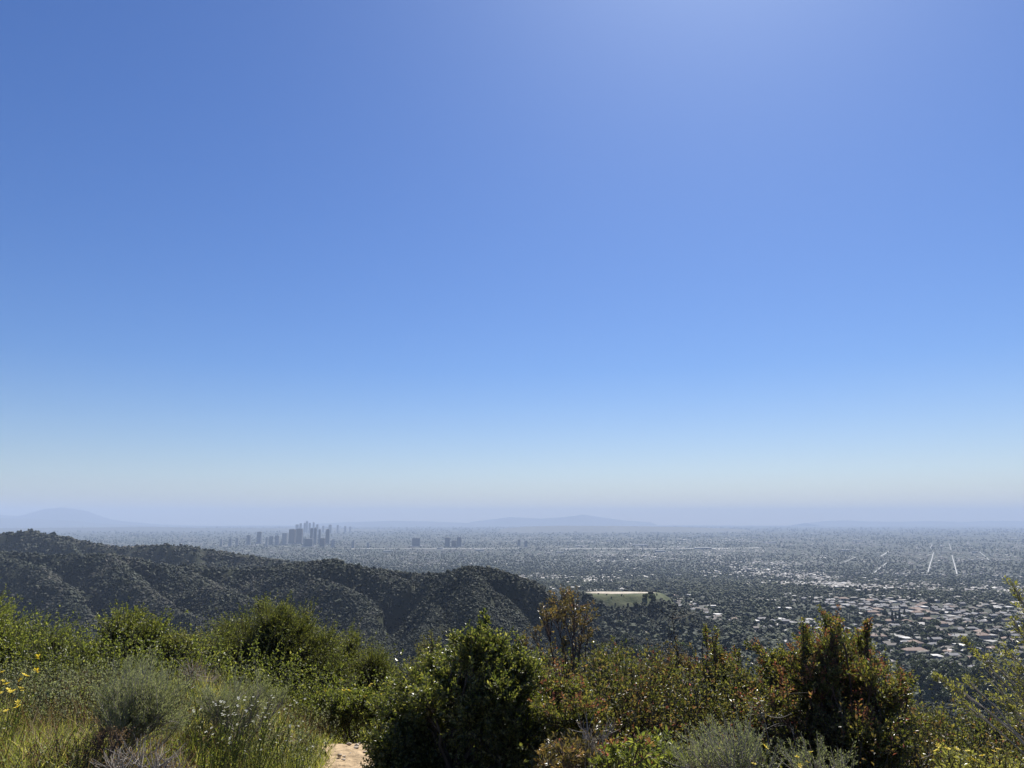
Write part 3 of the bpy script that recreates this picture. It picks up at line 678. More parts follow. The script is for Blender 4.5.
# ------------------------------------------------------------------ the scrub in front
LM = {
 'sumac':  leaf_mat('sumac_leaves', [(0,(.040,.052,.020)),(.35,(.08,.096,.032)),(.7,(.13,.14,.048)),(1,(.26,.24,.12))], .48, .36, .6),
 'oak':    leaf_mat('scrub_oak_leaves', [(0,(.050,.062,.020)),(.4,(.10,.115,.034)),(.8,(.15,.16,.048)),(1,(.24,.22,.09))], .5, .42, .55),
 'toyon':  leaf_mat('toyon_leaves', [(0,(.050,.060,.024)),(.4,(.09,.10,.036)),(.8,(.145,.14,.052)),(1,(.26,.20,.09))], .48, .38, .6),
 'bronze': leaf_mat('bronze_leaves', [(0,(.075,.070,.030)),(.5,(.14,.115,.048)),(.85,(.20,.145,.06)),(1,(.25,.16,.08))], .45, .35, .8, tint=(1.2,1.15,.6)),
 'red':    leaf_mat('young_leaves', [(0,(.16,.055,.040)),(.3,(.24,.10,.055)),(.6,(.26,.17,.06)),(.85,(.28,.22,.07)),(1,(.32,.10,.12))], .45, .38, .6, tint=(1.2,1.0,.8)),
 'olive':  leaf_mat('olive_brush_leaves', [(0,(.065,.072,.030)),(.5,(.12,.125,.05)),(.85,(.18,.165,.075)),(1,(.20,.16,.09))], .42, .5, .35),
 'lime':   leaf_mat('light_green_leaves', [(0,(.070,.088,.028)),(.5,(.125,.145,.045)),(1,(.23,.23,.09))], .5, .45, .5),
 'willow': leaf_mat('pale_leaves', [(0,(.13,.135,.055)),(.5,(.20,.195,.08)),(1,(.28,.26,.12))], .42, .38, .7),
 'sage':   leaf_mat('sage_leaves', [(0,(.14,.155,.08)),(.5,(.22,.235,.125)),(.9,(.29,.295,.17)),(1,(.38,.36,.24))], .42, .7, .3, tint=(1.1,1.15,.75)),
 'dry':    leaf_mat('dry_leaves', [(0,(.16,.10,.05)),(.5,(.26,.17,.08)),(1,(.34,.26,.15))], .3, .7, .2, tint=(1.1,1,.8)),
 'grass':  leaf_mat('grass_blades', [(0,(.11,.13,.038)),(.45,(.17,.19,.058)),(.75,(.24,.24,.09)),(.9,(.34,.30,.16)),(1,(.48,.43,.28))], .5, .5, .4),
 'yellow': leaf_mat('yellow_petals', [(0,(.70,.50,.02)),(1,(.80,.66,.08))], .35, .6, .2, tint=(1,.9,.5)),
 'white':  leaf_mat('white_petals', [(0,(.52,.52,.44)),(1,(.72,.72,.66))], .3, .6, .2, tint=(1,1,1)),
}
wood = noise_mat('scrub_wood', (.03,.025,.02), (.08,.065,.05), 30.0)
grey_wood = noise_mat('bleached_wood', (.16,.14,.12), (.34,.31,.27), 30.0)
red_wood = noise_mat('reddish_wood', (.05,.032,.026), (.10,.065,.05), 30.0)
def norm(a): return a/(np.linalg.norm(a, axis=-1, keepdims=True) + 1e-9)
def leaves_mesh(C, D, L, Wd, rng, up=0.3):
    """folded leaf blades: base at C, pointing along D"""
    n = len(C); D = norm(D); q = rng.normal(size=(n, 3)); q[:, 2] = q[:, 2]*(1 - up) + up*2
    S_ = norm(np.cross(D, q)); Nn = np.cross(S_, D)
    L = L[:, None]; Wd = Wd[:, None]
    m = C + D*L*.48
    v = np.stack([C, m + S_*Wd*.5 + Nn*Wd*.12, C + D*L - Nn*L*.12, m - S_*Wd*.5 + Nn*Wd*.12, m - Nn*Wd*.10], 1)
    k = (np.arange(n)*5)[:, None, None]
    f = (np.array([(0, 4, 2, 1), (0, 3, 2, 4)])[None] + k).reshape(-1, 4)
    return v.reshape(-1, 3), f
def tubes(Pts, r0, r1, K=3):
    """many thin twigs at once, Pts (n, k, 3)"""
    n, k, _ = Pts.shape; d = norm(np.gradient(Pts, axis=1)); s = norm(np.cross(d, np.array([.31, .17, .93]))); t = np.cross(d, s)
    rad = (np.asarray(r0).reshape(-1, 1)*np.linspace(1, 0, k)[None] + np.asarray(r1).reshape(-1, 1)*np.linspace(0, 1, k)[None])
    a = np.arange(K)*2*np.pi/K
    v = Pts[:, :, None] + rad[..., None, None]*(np.cos(a)[:, None]*s[:, :, None] + np.sin(a)[:, None]*t[:, :, None])
    i, j = np.meshgrid(np.arange(k - 1), np.arange(K), indexing='ij'); j2 = (j + 1) % K
    f = np.stack([i*K + j, i*K + j2, (i + 1)*K + j2, (i + 1)*K + j], -1).reshape(-1, 4)
    return v.reshape(-1, 3), (f[None] + (np.arange(n)*k*K)[:, None, None]).reshape(-1, 4)
def bez(a, b, c, k):
    t = np.linspace(0, 1, k)[None, :, None]
    return a[:, None]*(1 - t)**2 + 2*b[:, None]*t*(1 - t) + c[:, None]*t*t
def shrub(name, label, cat, base, lobes, mat='sumac', L=.04, Wr=.45, shoots=110, per=26, up=.35, seed=0, stem=.022,
          wood_m=None, red=0.0, red_name='young_leaves', twig=.0022, group=None, spread=1.3, start=.25, flowers=None, flop=1.0, arch=0.0, erect=0.0, knit=True):
    """limbs from one base to each bough, leafy shoots round every bough"""
    rg = np.random.default_rng(1000 + seed); wood_m = wood_m or wood
    bx = pix(base[0], 520, base[1])[0]; by = base[1]; B = np.array([bx, by, float(ground(bx, by)) - .04])
    t = thing(name, label, cat, tuple(B), group)
    limbs = []; S_, M_, E_ = [], [], []
    Ls = [(q_[0], q_[1], q_[2], by + (q_[3] if len(q_) > 3 else float(rg.uniform(-.35, .35)))) for q_ in lobes]; extra = []
    for q_ in Ls:                                # bridge boughs knit the crown together
        big = [o_ for o_ in Ls if o_[2] > q_[2]*1.05] or [o_ for o_ in Ls if o_ is not q_]
        if not big: continue
        nb = min(big, key=lambda o_: math.hypot(o_[0] - q_[0], o_[1] - q_[1]))
        if math.hypot(nb[0] - q_[0], nb[1] - q_[1]) > 10: extra.append(((q_[0] + nb[0])/2 + rg.uniform(-4, 4), (q_[1] + nb[1])/2 + rg.uniform(-2, 6), (q_[2] + nb[2])*.42, (q_[3] + nb[3])/2 + rg.uniform(-.12, .12)))
    for lb in Ls + extra*int(knit):
        px, py, rp, Y = lb
        c = np.array(pix(px, py, Y)); Rr = rp*Y/F
        mid = B*.5 + c*.5 + np.array([rg.uniform(-.15, .15), rg.uniform(-.1, .1), rg.uniform(-.05, .12)]); mid[2] += (arch - .12)*abs(c[0] - B[0])
        lp = bez(B[None], mid[None], c[None], 7)[0]; lp[1:-1] += rg.normal(0, .012, (5, 3)); limbs.append((lp, Rr))
        n = max(7, int(.8*shoots*(Rr/.2)**2))
        u = rg.normal(size=(n, 3)); u[:, 2] = u[:, 2]*.85 + up*(.35 + .65*erect); u = norm(u)
        e = c + u*Rr*(rg.uniform(.5, 1.1, n) + .6*rg.random(n)**5)[:, None]; e[:, 2] += rg.random(n)**4*Rr*(.5 + 1.2*erect*up)
        q = rg.uniform(.80 - .35*erect, 1, n)*6; i0 = np.floor(q).astype(int).clip(0, 5); fr = (q - i0)[:, None]
        s = lp[i0]*(1 - fr) + lp[i0 + 1]*fr
        m = s*.45 + e*.55 + rg.normal(0, .12, (n, 3))*Rr; m[:, 2] -= .12*Rr*flop
        S_.append(s); M_.append(m); E_.append(e)
    S_, M_, E_ = map(np.concatenate, (S_, M_, E_)); n = len(S_)
    crv = bez(S_, M_, E_, 6)
    V1, F1 = tubes(crv, np.full(n, twig*1.6), np.full(n, twig*.5)); parts = [(V1 - B, F1)]
    for lp, Rr in limbs:
        r_ = np.linspace(stem*.7, max(stem*.14, .0025), 7); v, f = tube_pts(lp, r_, 6); parts.append((v - B, f))
    link('stems', mesh('stems', *join(parts), wood_m, smooth=True), t)
    tt_ = start + (1 - start)*rg.random((n, per))**.8; i0 = np.floor(tt_*5).astype(int).clip(0, 4); fr = (tt_*5 - i0)[..., None]
    ar = np.arange(n)[:, None]; C = crv[ar, i0]*(1 - fr) + crv[ar, i0 + 1]*fr; D = norm(crv[ar, i0 + 1] - crv[ar, i0])
    pr = rg.normal(size=C.shape); pr = norm(pr - D*(pr*D).sum(-1, keepdims=True)); Dl = D*1.0 + pr*spread + np.array([0, 0, .15])
    tipn = np.clip((tt_ - start)/(1 - start), 0, 1)
    LL = L*rg.uniform(.55, 1.2, C.shape[:2])*(1 - .35*tipn); C = C + pr*.004
    C, Dl, LL, tipn = C.reshape(-1, 3), Dl.reshape(-1, 3), LL.ravel(), tipn.ravel()
    isred = np.zeros(len(C), bool)
    if red > 0:
        hot = rg.random(n) < red*.75*np.clip((E_[:, 2] - np.percentile(E_[:, 2], 35))/(.12*(np.ptp(E_[:, 2]) + .1)), .15, 1)
        isred = np.repeat(hot, per) & (tipn > .55)
    v, f = leaves_mesh(C[~isred] - B, Dl[~isred], LL[~isred], LL[~isred]*Wr, rg); link('foliage', mesh('foliage', v, f, LM[mat]), t)
    if isred.any():
        v, f = leaves_mesh(C[isred] - B, Dl[isred], LL[isred]*.9, LL[isred]*.9*Wr, rg); link(red_name, mesh(red_name, v, f, LM['red']), t)
    if flowers:
        fm, nf, size = flowers; top = np.argsort(-E_[:, 2] + rg.random(n)*.25)[:nf]
        flower_heads(t, E_[top] - B, size, fm, rg)
    return t
def flower_heads(t, P, size, fm, rg, one=False, name='flower_head'):
    vs, fs = [], []
    for p in P:
        a = np.arange(7)*2*np.pi/7 + rg.random(); tilt = rg.normal(0, .35, 2); out = np.stack([np.cos(a), np.sin(a), .25 + tilt[0]*np.cos(a) + tilt[1]*np.sin(a)], -1)
        z = rg.uniform(.75, 1.2)*size; sd = np.stack([-np.sin(a), np.cos(a), 0*a], -1)
        v = np.stack([p + out*0.08*z, p + out*z*.3 + sd*z*.13, p + out*z*.5, p + out*z*.3 - sd*z*.13], 1).reshape(-1, 3)
        f = np.arange(28).reshape(-1, 4); bv, bf = ico(0); c = p + bv*z*.13
        f3 = bf
        if one: vs.append(v); fs.append(f)
        else: link(name, mesh(name, np.concatenate([v, c]), [f, f3 + 28], LM[fm]), t)
    if one:
        link(name, mesh(name, *join(list(zip(vs, fs))), LM[fm]), t)

# --- the path: bare earth where the trail leaves through the gap
dirt = noise_mat('trail_dirt', (.22,.155,.085), (.38,.28,.165), 14.0, .95, 10, 1.0)
pc = np.array([(-.15, .2), (-.35, 2.0), (-.75, 4.0), (-1.03, 5.4), (-1.22, 6.6), (-1.2, 8.0), (-.6, 10), (.8, 12.5)])
tq = np.linspace(0, 7, 90); cx = np.interp(tq, range(8), pc[:, 0]); cy_ = np.interp(tq, range(8), pc[:, 1]); rows = []
dx, dy = np.gradient(cx), np.gradient(cy_); ll = np.hypot(dx, dy)
for s in np.linspace(-.27, .27, 13):
    wv = 1 + .15*np.sin(tq*5 + 2*s) + .1*np.sin(tq*13 + s); a, b = cx + dy/ll*s*wv, cy_ - dx/ll*s*wv
    rows.append(np.stack([a, b, ground(a, b) + .02 - .05*abs(s)**2 + .035*fbm(a*7, b*7, 71, 4)], -1))
i, j = np.meshgrid(np.arange(12), np.arange(89), indexing='ij')
tag(link('path', mesh('path', np.array(rows).reshape(-1, 3), np.stack([i*90 + j, (i + 1)*90 + j, (i + 1)*90 + j + 1, i*90 + j + 1], -1).reshape(-1, 4), dirt, smooth=True)), kind='structure')
def off_path(x, y, m=.42):
    d = np.min(np.hypot(x[:, None] - cx[None], y[:, None] - cy_[None]), 1); return d > m

# --- shrubs, left to right
sh = shrub
sh('light_green_shrub', 'tall light green shrub cut off by the left edge', 'shrub', (-30, 7.6), [(-8,620,24),(-40,612,36),(8,645,26),(-20,655,34),(-45,660,34)], 'lime', .034, .42, 120, 26, .5, 1)
sh('light_green_shrub', 'low spreading light green shrub between the left edge shrub and the two-humped bush', 'shrub', (52, 8.4), [(32,640,22),(58,640,22),(80,652,20),(20,660,24),(48,665,26),(75,675,24)], 'lime', .028, .4, 120, 26, .45, 2)
sh('broadleaf_bush', 'rounded bush with two humps and glossy mixed green leaves, left of the big dark oak', 'bush', (135, 8.6), [(120,630,22),(153,634,21),(137,652,30),(104,655,20),(172,650,18),(118,680,28),(155,680,28),(137,612,8)], 'oak', .030, .5, 130, 30, .4, 3)
sh('yellow_green_bush', 'narrow yellow green bush squeezed between two-humped bush and big dark oak', 'bush', (187, 8.9), [(180,650,18),(196,643,15),(188,672,20)], 'willow', .028, .42, 100, 24, .5, 4)
sh('scrub_oak', 'largest dark green scrub oak with the peaked top, left of centre', 'shrub', (275, 9.6), [(212,650,24),(243,636,26),(270,622,20),(263,607,12),(298,630,24),(325,645,22),(235,668,28),(272,655,32),(306,662,32),(336,672,24),(210,680,24),(250,695,30),(300,695,32),(280,640,28),(286,612,12),(226,632,14)], 'oak', .026, .45, 150, 26, .45, 5, .035)
sh('scrub_oak', 'lower dark green scrub oak sloping down to the right of the peaked one', 'shrub', (362, 10.6), [(352,640,14),(346,662,20),(372,662,20),(392,676,16),(360,688,24),(385,700,22),(340,690,20)], 'oak', .027, .45, 140, 26, .45, 6, .03)
sh('broadleaf_bush', 'low fresh green bush with yellow flowers at the head of the dirt path', 'bush', (362, 7.5), [(338,704,15,0),(364,698,14,.1),(383,708,15,0),(352,716,14,0),(336,718,12,0),(374,720,14,0),(326,700,10,.2)], 'lime', .030, .5, 130, 28, .4, 7, .01, flowers=('yellow', 14, .035))
sh('brittle_bush', 'thin greyish twiggy bush rising behind the left shoulder of the big sumac', 'bush', (430, 7.0), [(433,640,13),(424,658,15),(440,665,14),(412,682,18),(432,695,22)], 'olive', .024, .42, 90, 20, .5, 8, .01)
sh('laurel_sumac', 'biggest dark leaved bush right beside the dirt path at the bottom', 'bush', (455, 5.6), [(476,636,18),(497,645,17),(462,655,18),(516,660,19),(532,684,18),(487,672,30),(452,684,26),(520,700,26),(425,700,20),(480,715,42),(438,728,36),(522,738,32),(396,730,22),(388,754,24),(384,768,20),(465,758,44),(505,765,36),(425,762,32),(455,635,7),(483,618,7),(548,720,18),(412,686,22),(394,708,22),(440,662,20),(536,672,18),(546,700,20),(380,742,20),(418,715,26),(405,750,26),(500,690,30),(545,745,20)], 'sumac', .036, .5, 105, 28, .4, 9, .03)
sh('toyon', 'leggy see-through shrub with bronze leaves, tallest of the centre', 'shrub', (566, 6.4), [(560,602,16,.15),(574,604,15,-.1),(546,608,13,-.2),(587,614,12,.2),(566,594,9,0),(556,612,13,-.3),(577,617,12,.3),(535,630,9,.1),(525,642,9,-.1),(562,640,6),(580,636,8),(548,656,10),(572,664,10),(590,628,7)], 'bronze', .030, .42, 58, 18, .4, 10, .012, red_wood, .12, twig=.0026, start=.4, knit=False)
sh('toyon', 'low shrub splashed with reddish young leaves at the foot of the leggy bronze one', 'shrub', (565, 5.3), [(556,684,17),(580,690,16),(545,706,18),(568,716,22),(592,712,17),(552,735,22)], 'toyon', .031, .45, 110, 28, .4, 11, .012, red_wood, .55)
sh('olive_brush', 'olive brown brush right of the leggy bronze shrub, under its branches', 'shrub', (615, 7.0), [(598,658,13),(616,652,11),(606,680,20),(634,664,13),(628,690,22),(600,705,20)], 'olive', .030, .4, 90, 22, .5, 12, .012)
sh('olive_brush', 'brown tinged brush with reddish tips below the tallest dead stalk', 'shrub', (672, 7.0), [(655,668,14),(678,656,13),(694,668,12),(665,690,22),(692,695,20),(645,700,18)], 'bronze', .030, .4, 85, 22, .5, 13, .012, None, .2)
sh('toyon', 'slim upright shrub with a pink tipped top shoot left of the biggest right hand bush', 'shrub', (718, 6.6), [(712,634,7),(706,626,4),(716,650,11),(727,662,12),(703,668,12),(735,652,6),(718,680,18)], 'toyon', .029, .44, 120, 26, .6, 14, .012, red_wood, .35)
sh('olive_brush', 'dull olive brush filling the hollow left of the biggest right hand bush', 'shrub', (748, 6.3), [(738,676,14),(757,690,18),(735,702,18),(765,668,9),(755,715,22),(728,720,18)], 'olive', .032, .42, 100, 22, .45, 15, .012)
sh('toyon', 'biggest bush on the right, dark with reddish yellow young leaves on top', 'bush', (832, 5.5), [(830,632,16),(826,618,9),(836,622,8),(801,638,10),(803,624,6),(800,655,14),(853,640,10),(868,622,4),(862,632,5),(843,656,22),(812,676,24),(872,668,15),(884,662,9),(780,678,17),(765,662,7),(780,655,6),(832,702,36),(878,708,24),(906,678,14),(758,650,10),(790,716,32),(852,738,38),(800,752,38),(890,745,28),(900,690,12),(772,672,18),(794,668,20),(852,676,22),(882,690,20),(822,662,20),(770,700,22),(905,712,16),(760,735,22),(868,650,12),(835,640,16),(780,660,12),(815,645,14)], 'toyon', .031, .48, 92, 26, .4, 16, .024, red_wood, .5)
sh('thicket_shrub', 'dark sparse brush just right of the biggest right hand bush', 'shrub', (922, 8.2), [(905,712,14),(928,722,18),(940,710,8),(915,742,24),(948,745,22)], 'olive', .028, .38, 70, 20, .4, 17, .012)
sh('thicket_shrub', 'dark sparse brush filling the lower right corner', 'shrub', (995, 8.4), [(972,722,15),(998,730,18),(1022,722,15),(985,752,24),(1020,755,24)], 'sumac', .028, .38, 70, 20, .4, 18, .012)
sh('pale_leaved_shrub', 'airy shrub with pale yellow green leaves reaching in from the right edge', 'shrub', (1130, 3.7), [(1022,600,9,.1),(1012,618,8,0),(1024,636,12,.1),(1004,648,9,-.1),(984,655,7,0),(962,640,3,.1),(1012,664,13,0),(990,672,10,.1),(972,686,10,0),(946,684,5,.1),(935,676,3,.1),(1020,690,14,0),(1000,700,13,.1),(958,700,6,0),(1010,580,5,.1)], 'willow', .024, .42, 150, 16, .4, 19, .009, grey_wood, twig=.0014, arch=.5, knit=False)
sh('sage_bush', 'soft grey green sage bush at the bottom, left of the dark right hand bush', 'bush', (728, 4.1), [(700,742,20),(738,740,22),(725,762,28),(760,755,20),(690,765,20),(668,752,16)], 'sage', .024, .26, 120, 26, .6, 20, .008, grey_wood, erect=.6, spread=.9)
sh('sage_bush', 'small grey green sage clump at the bottom edge below the biggest right hand bush', 'bush', (832, 4.2), [(815,762,18),(845,765,18),(790,760,14)], 'sage', .024, .26, 110, 24, .6, 21, .008, grey_wood, erect=.6, spread=.9)
sh('broadleaf_plant', 'large leaved plant with red edged yellow green leaves at the bottom centre', 'plant', (645, 4.0), [(640,738,15),(662,744,16),(618,748,15),(640,760,22),(680,758,14),(600,758,14)], 'lime', .044, .42, 65, 15, .4, 22, .008, red_wood, .4, red_name='red_leaves')
sh('broadleaf_plant', 'russet leaved plant low at the bottom between the big sumac and the large leaved plant', 'plant', (572, 4.2), [(560,748,18),(585,742,14),(575,764,22),(545,765,16)], 'bronze', .040, .42, 75, 16, .4, 23, .008, red_wood, .3, red_name='red_leaves')
sh('broadleaf_plant', 'bright green plant with yellow flowers at the bottom right edge', 'plant', (968, 4.2), [(948,758,15),(975,752,15),(1000,760,15),(962,770,18),(1020,765,14)], 'willow', .034, .4, 80, 16, .5, 24, .008, flowers=('yellow', 12, .03))
sh('sagebrush', 'large feathery grey green sagebrush standing in the grass on the left bank', 'bush', (138, 4.7), [(118,692,20,0),(148,688,20,.1),(170,700,18,0),(135,712,26,-.1),(104,712,18,0),(158,722,24,-.1),(125,738,26,-.2),(180,722,16,0)], 'sage', .030, .17, 110, 34, .8, 25, .007, grey_wood, twig=.0014, flop=.2, erect=1, spread=.6)
sh('sagebrush', 'second feathery sagebrush behind the white flowers right of the large one', 'bush', (245, 5.7), [(215,700,14),(238,694,14),(262,693,13),(283,702,12),(228,714,18),(258,714,18),(200,706,12)], 'sage', .030, .17, 100, 32, .8, 26, .006, grey_wood, twig=.0014, flop=.2, erect=1, spread=.6)
sh('dead_bush', 'small dead brown bush at the foot of the dark oak left of the second sagebrush', 'bush', (198, 6.8), [(192,672,16),(208,680,14),(200,690,16)], 'dry', .014, .4, 150, 7, .5, 27, .006, grey_wood, twig=.002)
sh('dry_plant', 'rust orange dried plant tucked under the large sagebrush', 'plant', (108, 4.25), [(106,728,13),(118,740,12),(98,742,11)], 'dry', .013, .4, 130, 20, .6, 28, .004, red_wood)
sh('dry_plant', 'pale dead twigs matted at the bottom edge below the large sagebrush', 'plant', (140, 3.9), [(130,752,18),(158,756,18),(110,762,16),(180,765,15)], 'dry', .012, .35, 170, 6, .4, 29, .004, grey_wood, twig=.0018)
sh('dry_plant', 'tangle of pale grey twigs at the bottom in front of the low red splashed shrub', 'plant', (590, 4.6), [(585,728,14),(600,735,12),(612,722,10)], 'dry', .012, .35, 90, 2, .4, 30, .005, grey_wood, twig=.0018)

# --- bare stalks
def stalk(label, base, tip, seed, n=9, r=.009, m=None, ln=.22):
    rg = np.random.default_rng(seed); bx = pix(base[0], 520, base[1])[0]; B = np.array([bx, base[1], float(ground(bx, base[1])) - .04]); T_ = np.array(pix(tip[0], tip[1], base[1]))
    t = thing('dead_stalk', label, 'stalk', tuple(B))
    k = 9; lp = B + (T_ - B)*np.linspace(0, 1, k)[:, None]; lp[1:-1] += rg.normal(0, .012, (k - 2, 3)); v, f = tube_pts(lp - B, np.linspace(r, r*.2, k), 5)
    link('stem', mesh('stem', v, f, m or wood, smooth=True), t)
    s = B + (T_ - B)*rg.uniform(.5, .97, n)[:, None]; e = s + norm(rg.normal(size=(n, 3))*[1, .6, .4] + [0, 0, .8])*rg.uniform(.3, 1, n)[:, None]*ln
    pr = [tubes(bez(s, (s + e)/2 + rg.normal(0, .02, (n, 3)), e, 5) - B, np.full(n, r*.4), np.full(n, r*.12))]
    for q in range(2):
        s2 = (s + e)/2; e2 = s2 + norm(rg.normal(size=(n, 3)) + [0, 0, .6])*ln*.4; pr.append(tubes(bez(s2, (s2 + e2)/2, e2, 4) - B, np.full(n, r*.22), np.full(n, r*.08)))
    link('twig', mesh('twig', *join(pr), m or wood), t)
stalk('tallest bare dark stalk standing up against the wooded ridge', (684, 6.7), (672, 612), 1, 12)
stalk('shorter bare stalk right of the tallest one', (697, 6.7), (702, 640), 2, 8)
stalk('dark forked stalk between the leggy bronze shrub and the olive brush', (588, 6.2), (592, 645), 3, 8, .008)
stalk('bare stalk leaning right out of the olive brush', (612, 6.8), (604, 662), 4, 6)
stalk('pale bleached stick leaning left in front of the biggest right hand bush', (815, 4.7), (790, 722), 5, 3, .004, grey_wood, .1)
stalk('pale bleached twigs spiking up at the bottom right of the biggest right hand bush', (915, 4.6), (918, 745), 6, 8, .004, grey_wood, .16)
stalk('grey forked twigs poking up at the left side of the slim pink tipped shrub', (700, 5.9), (690, 668), 21, 10, .005, grey_wood, .2)
stalk('brown twig spray rising through the dull olive brush', (748, 5.9), (752, 652), 22, 12, .005, None, .2)
stalk('bleached twig spray at the lower left of the biggest right hand bush', (768, 5.0), (762, 700), 23, 10, .004, grey_wood, .18)
stalk('fine grey stalk crossing the dark brush at lower right', (900, 5.4), (895, 728), 7, 8, .003, grey_wood, .2)
stalk('thin grey stalk rising left of the big sumac top', (436, 6.8), (436, 622), 8, 8, .003, grey_wood, .12)

tg = np.random.default_rng(91)
x, y = spots0 = (lambda r, a: (r*np.sin(a), r*np.cos(a)))(tg.uniform(5.6, 9.5, 260), tg.uniform(R(3), R(38), 260)); n = 260
s = np.stack([x, y, ground(x, y)], -1); e = s + np.stack([tg.normal(0, .22, n), tg.normal(0, .15, n), tg.uniform(.35, .95, n)], -1)
crv = bez(s, (s + e)/2 + tg.normal(0, .12, (n, 3)), e, 7); i0 = tg.integers(3, 6, (n, 4)); b0 = crv[np.arange(n)[:, None], i0].reshape(-1, 3); b1 = b0 + tg.normal(0, .1, b0.shape) + [0, 0, .08]
prt = [tubes(crv, np.full(n, .0026), np.full(n, .001)), tubes(bez(b0, (b0 + b1)/2 + tg.normal(0, .02, b0.shape), b1, 4), np.full(len(b0), .0016), np.full(len(b0), .0007))]
tag(link('dead_twigs', mesh('dead_twigs', *join(prt), wood)), kind='stuff')

# --- yellow and white wildflowers
def wildflower(label, base, heads, seed, fm='yellow', size=.04, many=False, name='wildflower', group=None):
    rg = np.random.default_rng(seed); bx = pix(base[0], 520, base[1])[0]; B = np.array([bx, base[1], float(ground(bx, base[1])) - .02])
    t = thing(name, label, 'wildflower', tuple(B), group)
    E_ = np.array([pix(px, py, base[1] + float(rg.uniform(-.15, .15))) for px, py in heads]); n = len(E_)
    s = B + rg.normal(0, .03, (n, 3))*[1, 1, 0]; m = (s + E_)/2 + rg.normal(0, .04, (n, 3)); m[:, 2] -= .02
    crv = bez(s, m, E_, 6); v, f = tubes(crv - B, np.full(n, .003), np.full(n, .0015)); link('stems', mesh('stems', v, f, LM['lime']), t)
    C = crv[:, 1:5].reshape(-1, 3); C = np.repeat(C, 2, 0); v, f = leaves_mesh(C - B, rg.normal(size=(len(C), 3)) + [0, 0, .8], np.full(len(C), .026), np.full(len(C), .007), rg); link('foliage', mesh('foliage', v, f, LM['lime']), t)
    if many: flower_heads(t, E_ - B, size, fm, rg, True, 'blossoms')
    else: flower_heads(t, E_ - B, size, fm, rg)
wildflower('yellow wildflower cluster nearest the left edge', (8, 4.6), [(2,672),(6,684),(3,681),(9,690),(1,693)], 1, size=.036)
wildflower('yellow wildflower cluster just right of the one at the left edge', (24, 4.6), [(20,680),(25,675),(21,688),(27,676),(22,690),(13,691),(10,692),(18,703)], 2, size=.034)
wildflower('lone taller yellow wildflower on a bare stem left of the two-humped bush', (38, 4.8), [(38,657),(37,671)], 3, size=.04)
wildflower('yellow wildflower by itself at the left bank low down', (16, 4.0), [(6,711),(17,707)], 4, size=.034)
wildflower('yellow wildflower at the bottom beside the grey green sage bush', (722, 3.9), [(721,749),(709,762),(724,768)], 5, size=.026)
wildflower('yellow wildflower pair in front of the biggest right hand bush', (764, 4.0), [(766,747),(754,764)], 6, size=.026)
wildflower('yellow wildflower group on thin stems right of that pair at the bottom', (802, 4.0), [(797,757),(811,752),(808,762),(800,766)], 7, size=.026)
rgw = np.random.default_rng(8)
wildflower('patch of tiny white flowers in the grass right of the large sagebrush', (225, 4.6), [(float(a), float(b)) for a, b in zip(rgw.normal(225, 14, 34), rgw.normal(715, 11, 34))], 9, 'white', .018, True)
wildflower('patch of tiny white flowers in front of the second sagebrush', (262, 5.0), [(float(a), float(b)) for a, b in zip(rgw.normal(262, 18, 26), rgw.normal(708, 8, 26))], 10, 'white', .017, True)
wildflower('scattered small white flowers low on the bank above the path', (300, 4.7), [(float(a), float(b)) for a, b in zip(rgw.normal(285, 22, 16), rgw.normal(738, 12, 16))], 11, 'white', .015, True)

# --- grass and low growth
def grass(name, x, y, hgt, wd, mat, seed, lean=.5):
    rg = np.random.default_rng(seed); n = len(x); z = ground(x, y) - .01
    a = rg.uniform(0, 6.28, n); s = np.stack([np.cos(a), np.sin(a), 0*a], -1); l = rg.normal(0, lean, (n, 3)); l[:, 2] = 1
    B = np.stack([x, y, z], -1); l = norm(l); b2 = norm(l + rg.normal(0, .35, (n, 3))*[1, 1, .2] - [0, 0, .12])
    w_ = (wd*rg.uniform(.6, 1.3, n))[:, None]; h_ = hgt[:, None]
    m = B + l*h_*.5; tp = m + b2*h_*.5
    v = np.stack([B - s*w_*.5, B + s*w_*.5, m + s*w_*.42, m - s*w_*.42, tp], 1).reshape(-1, 3); k = (np.arange(n)*5)[:, None]
    tag(link(name, mesh(name, v, [np.array([[0, 1, 2, 3]]) + k, np.array([[3, 2, 4]]) + k], LM[mat])), kind='stuff')
gr_ = np.random.default_rng(77)
n = 190000; y = gr_.uniform(2.2, 8.2, n); x = gr_.uniform(-7.5, -.7, n)
pt = fbm(x*1.1, y*1.1, 300, 3); ok = off_path(x, y, .24) & (gr_.random(n) < .75 + pt) & (x < -.9); x, y, pt = x[ok], y[ok], pt[ok]
hh = gr_.uniform(.07, .24, len(x))*(1 + .9*np.clip(pt, -.5, .6)); grass('grass', x, y, hh, .0045, 'grass', 1, .75)
n = 9000; y = gr_.uniform(3, 7.5, n); x = gr_.uniform(-6, -1.6, n); grass('dry_grass', x, y, gr_.uniform(.14, .36, n), .003, 'dry', 2, .5)
n = 60000; y = gr_.uniform(1.5, 7.0, n); x = gr_.uniform(-.4, 6, n); ok = off_path(x, y, .5); x, y = x[ok], y[ok]; grass('grass', x, y, gr_.uniform(.08, .28, len(x)), .005, 'grass', 3)
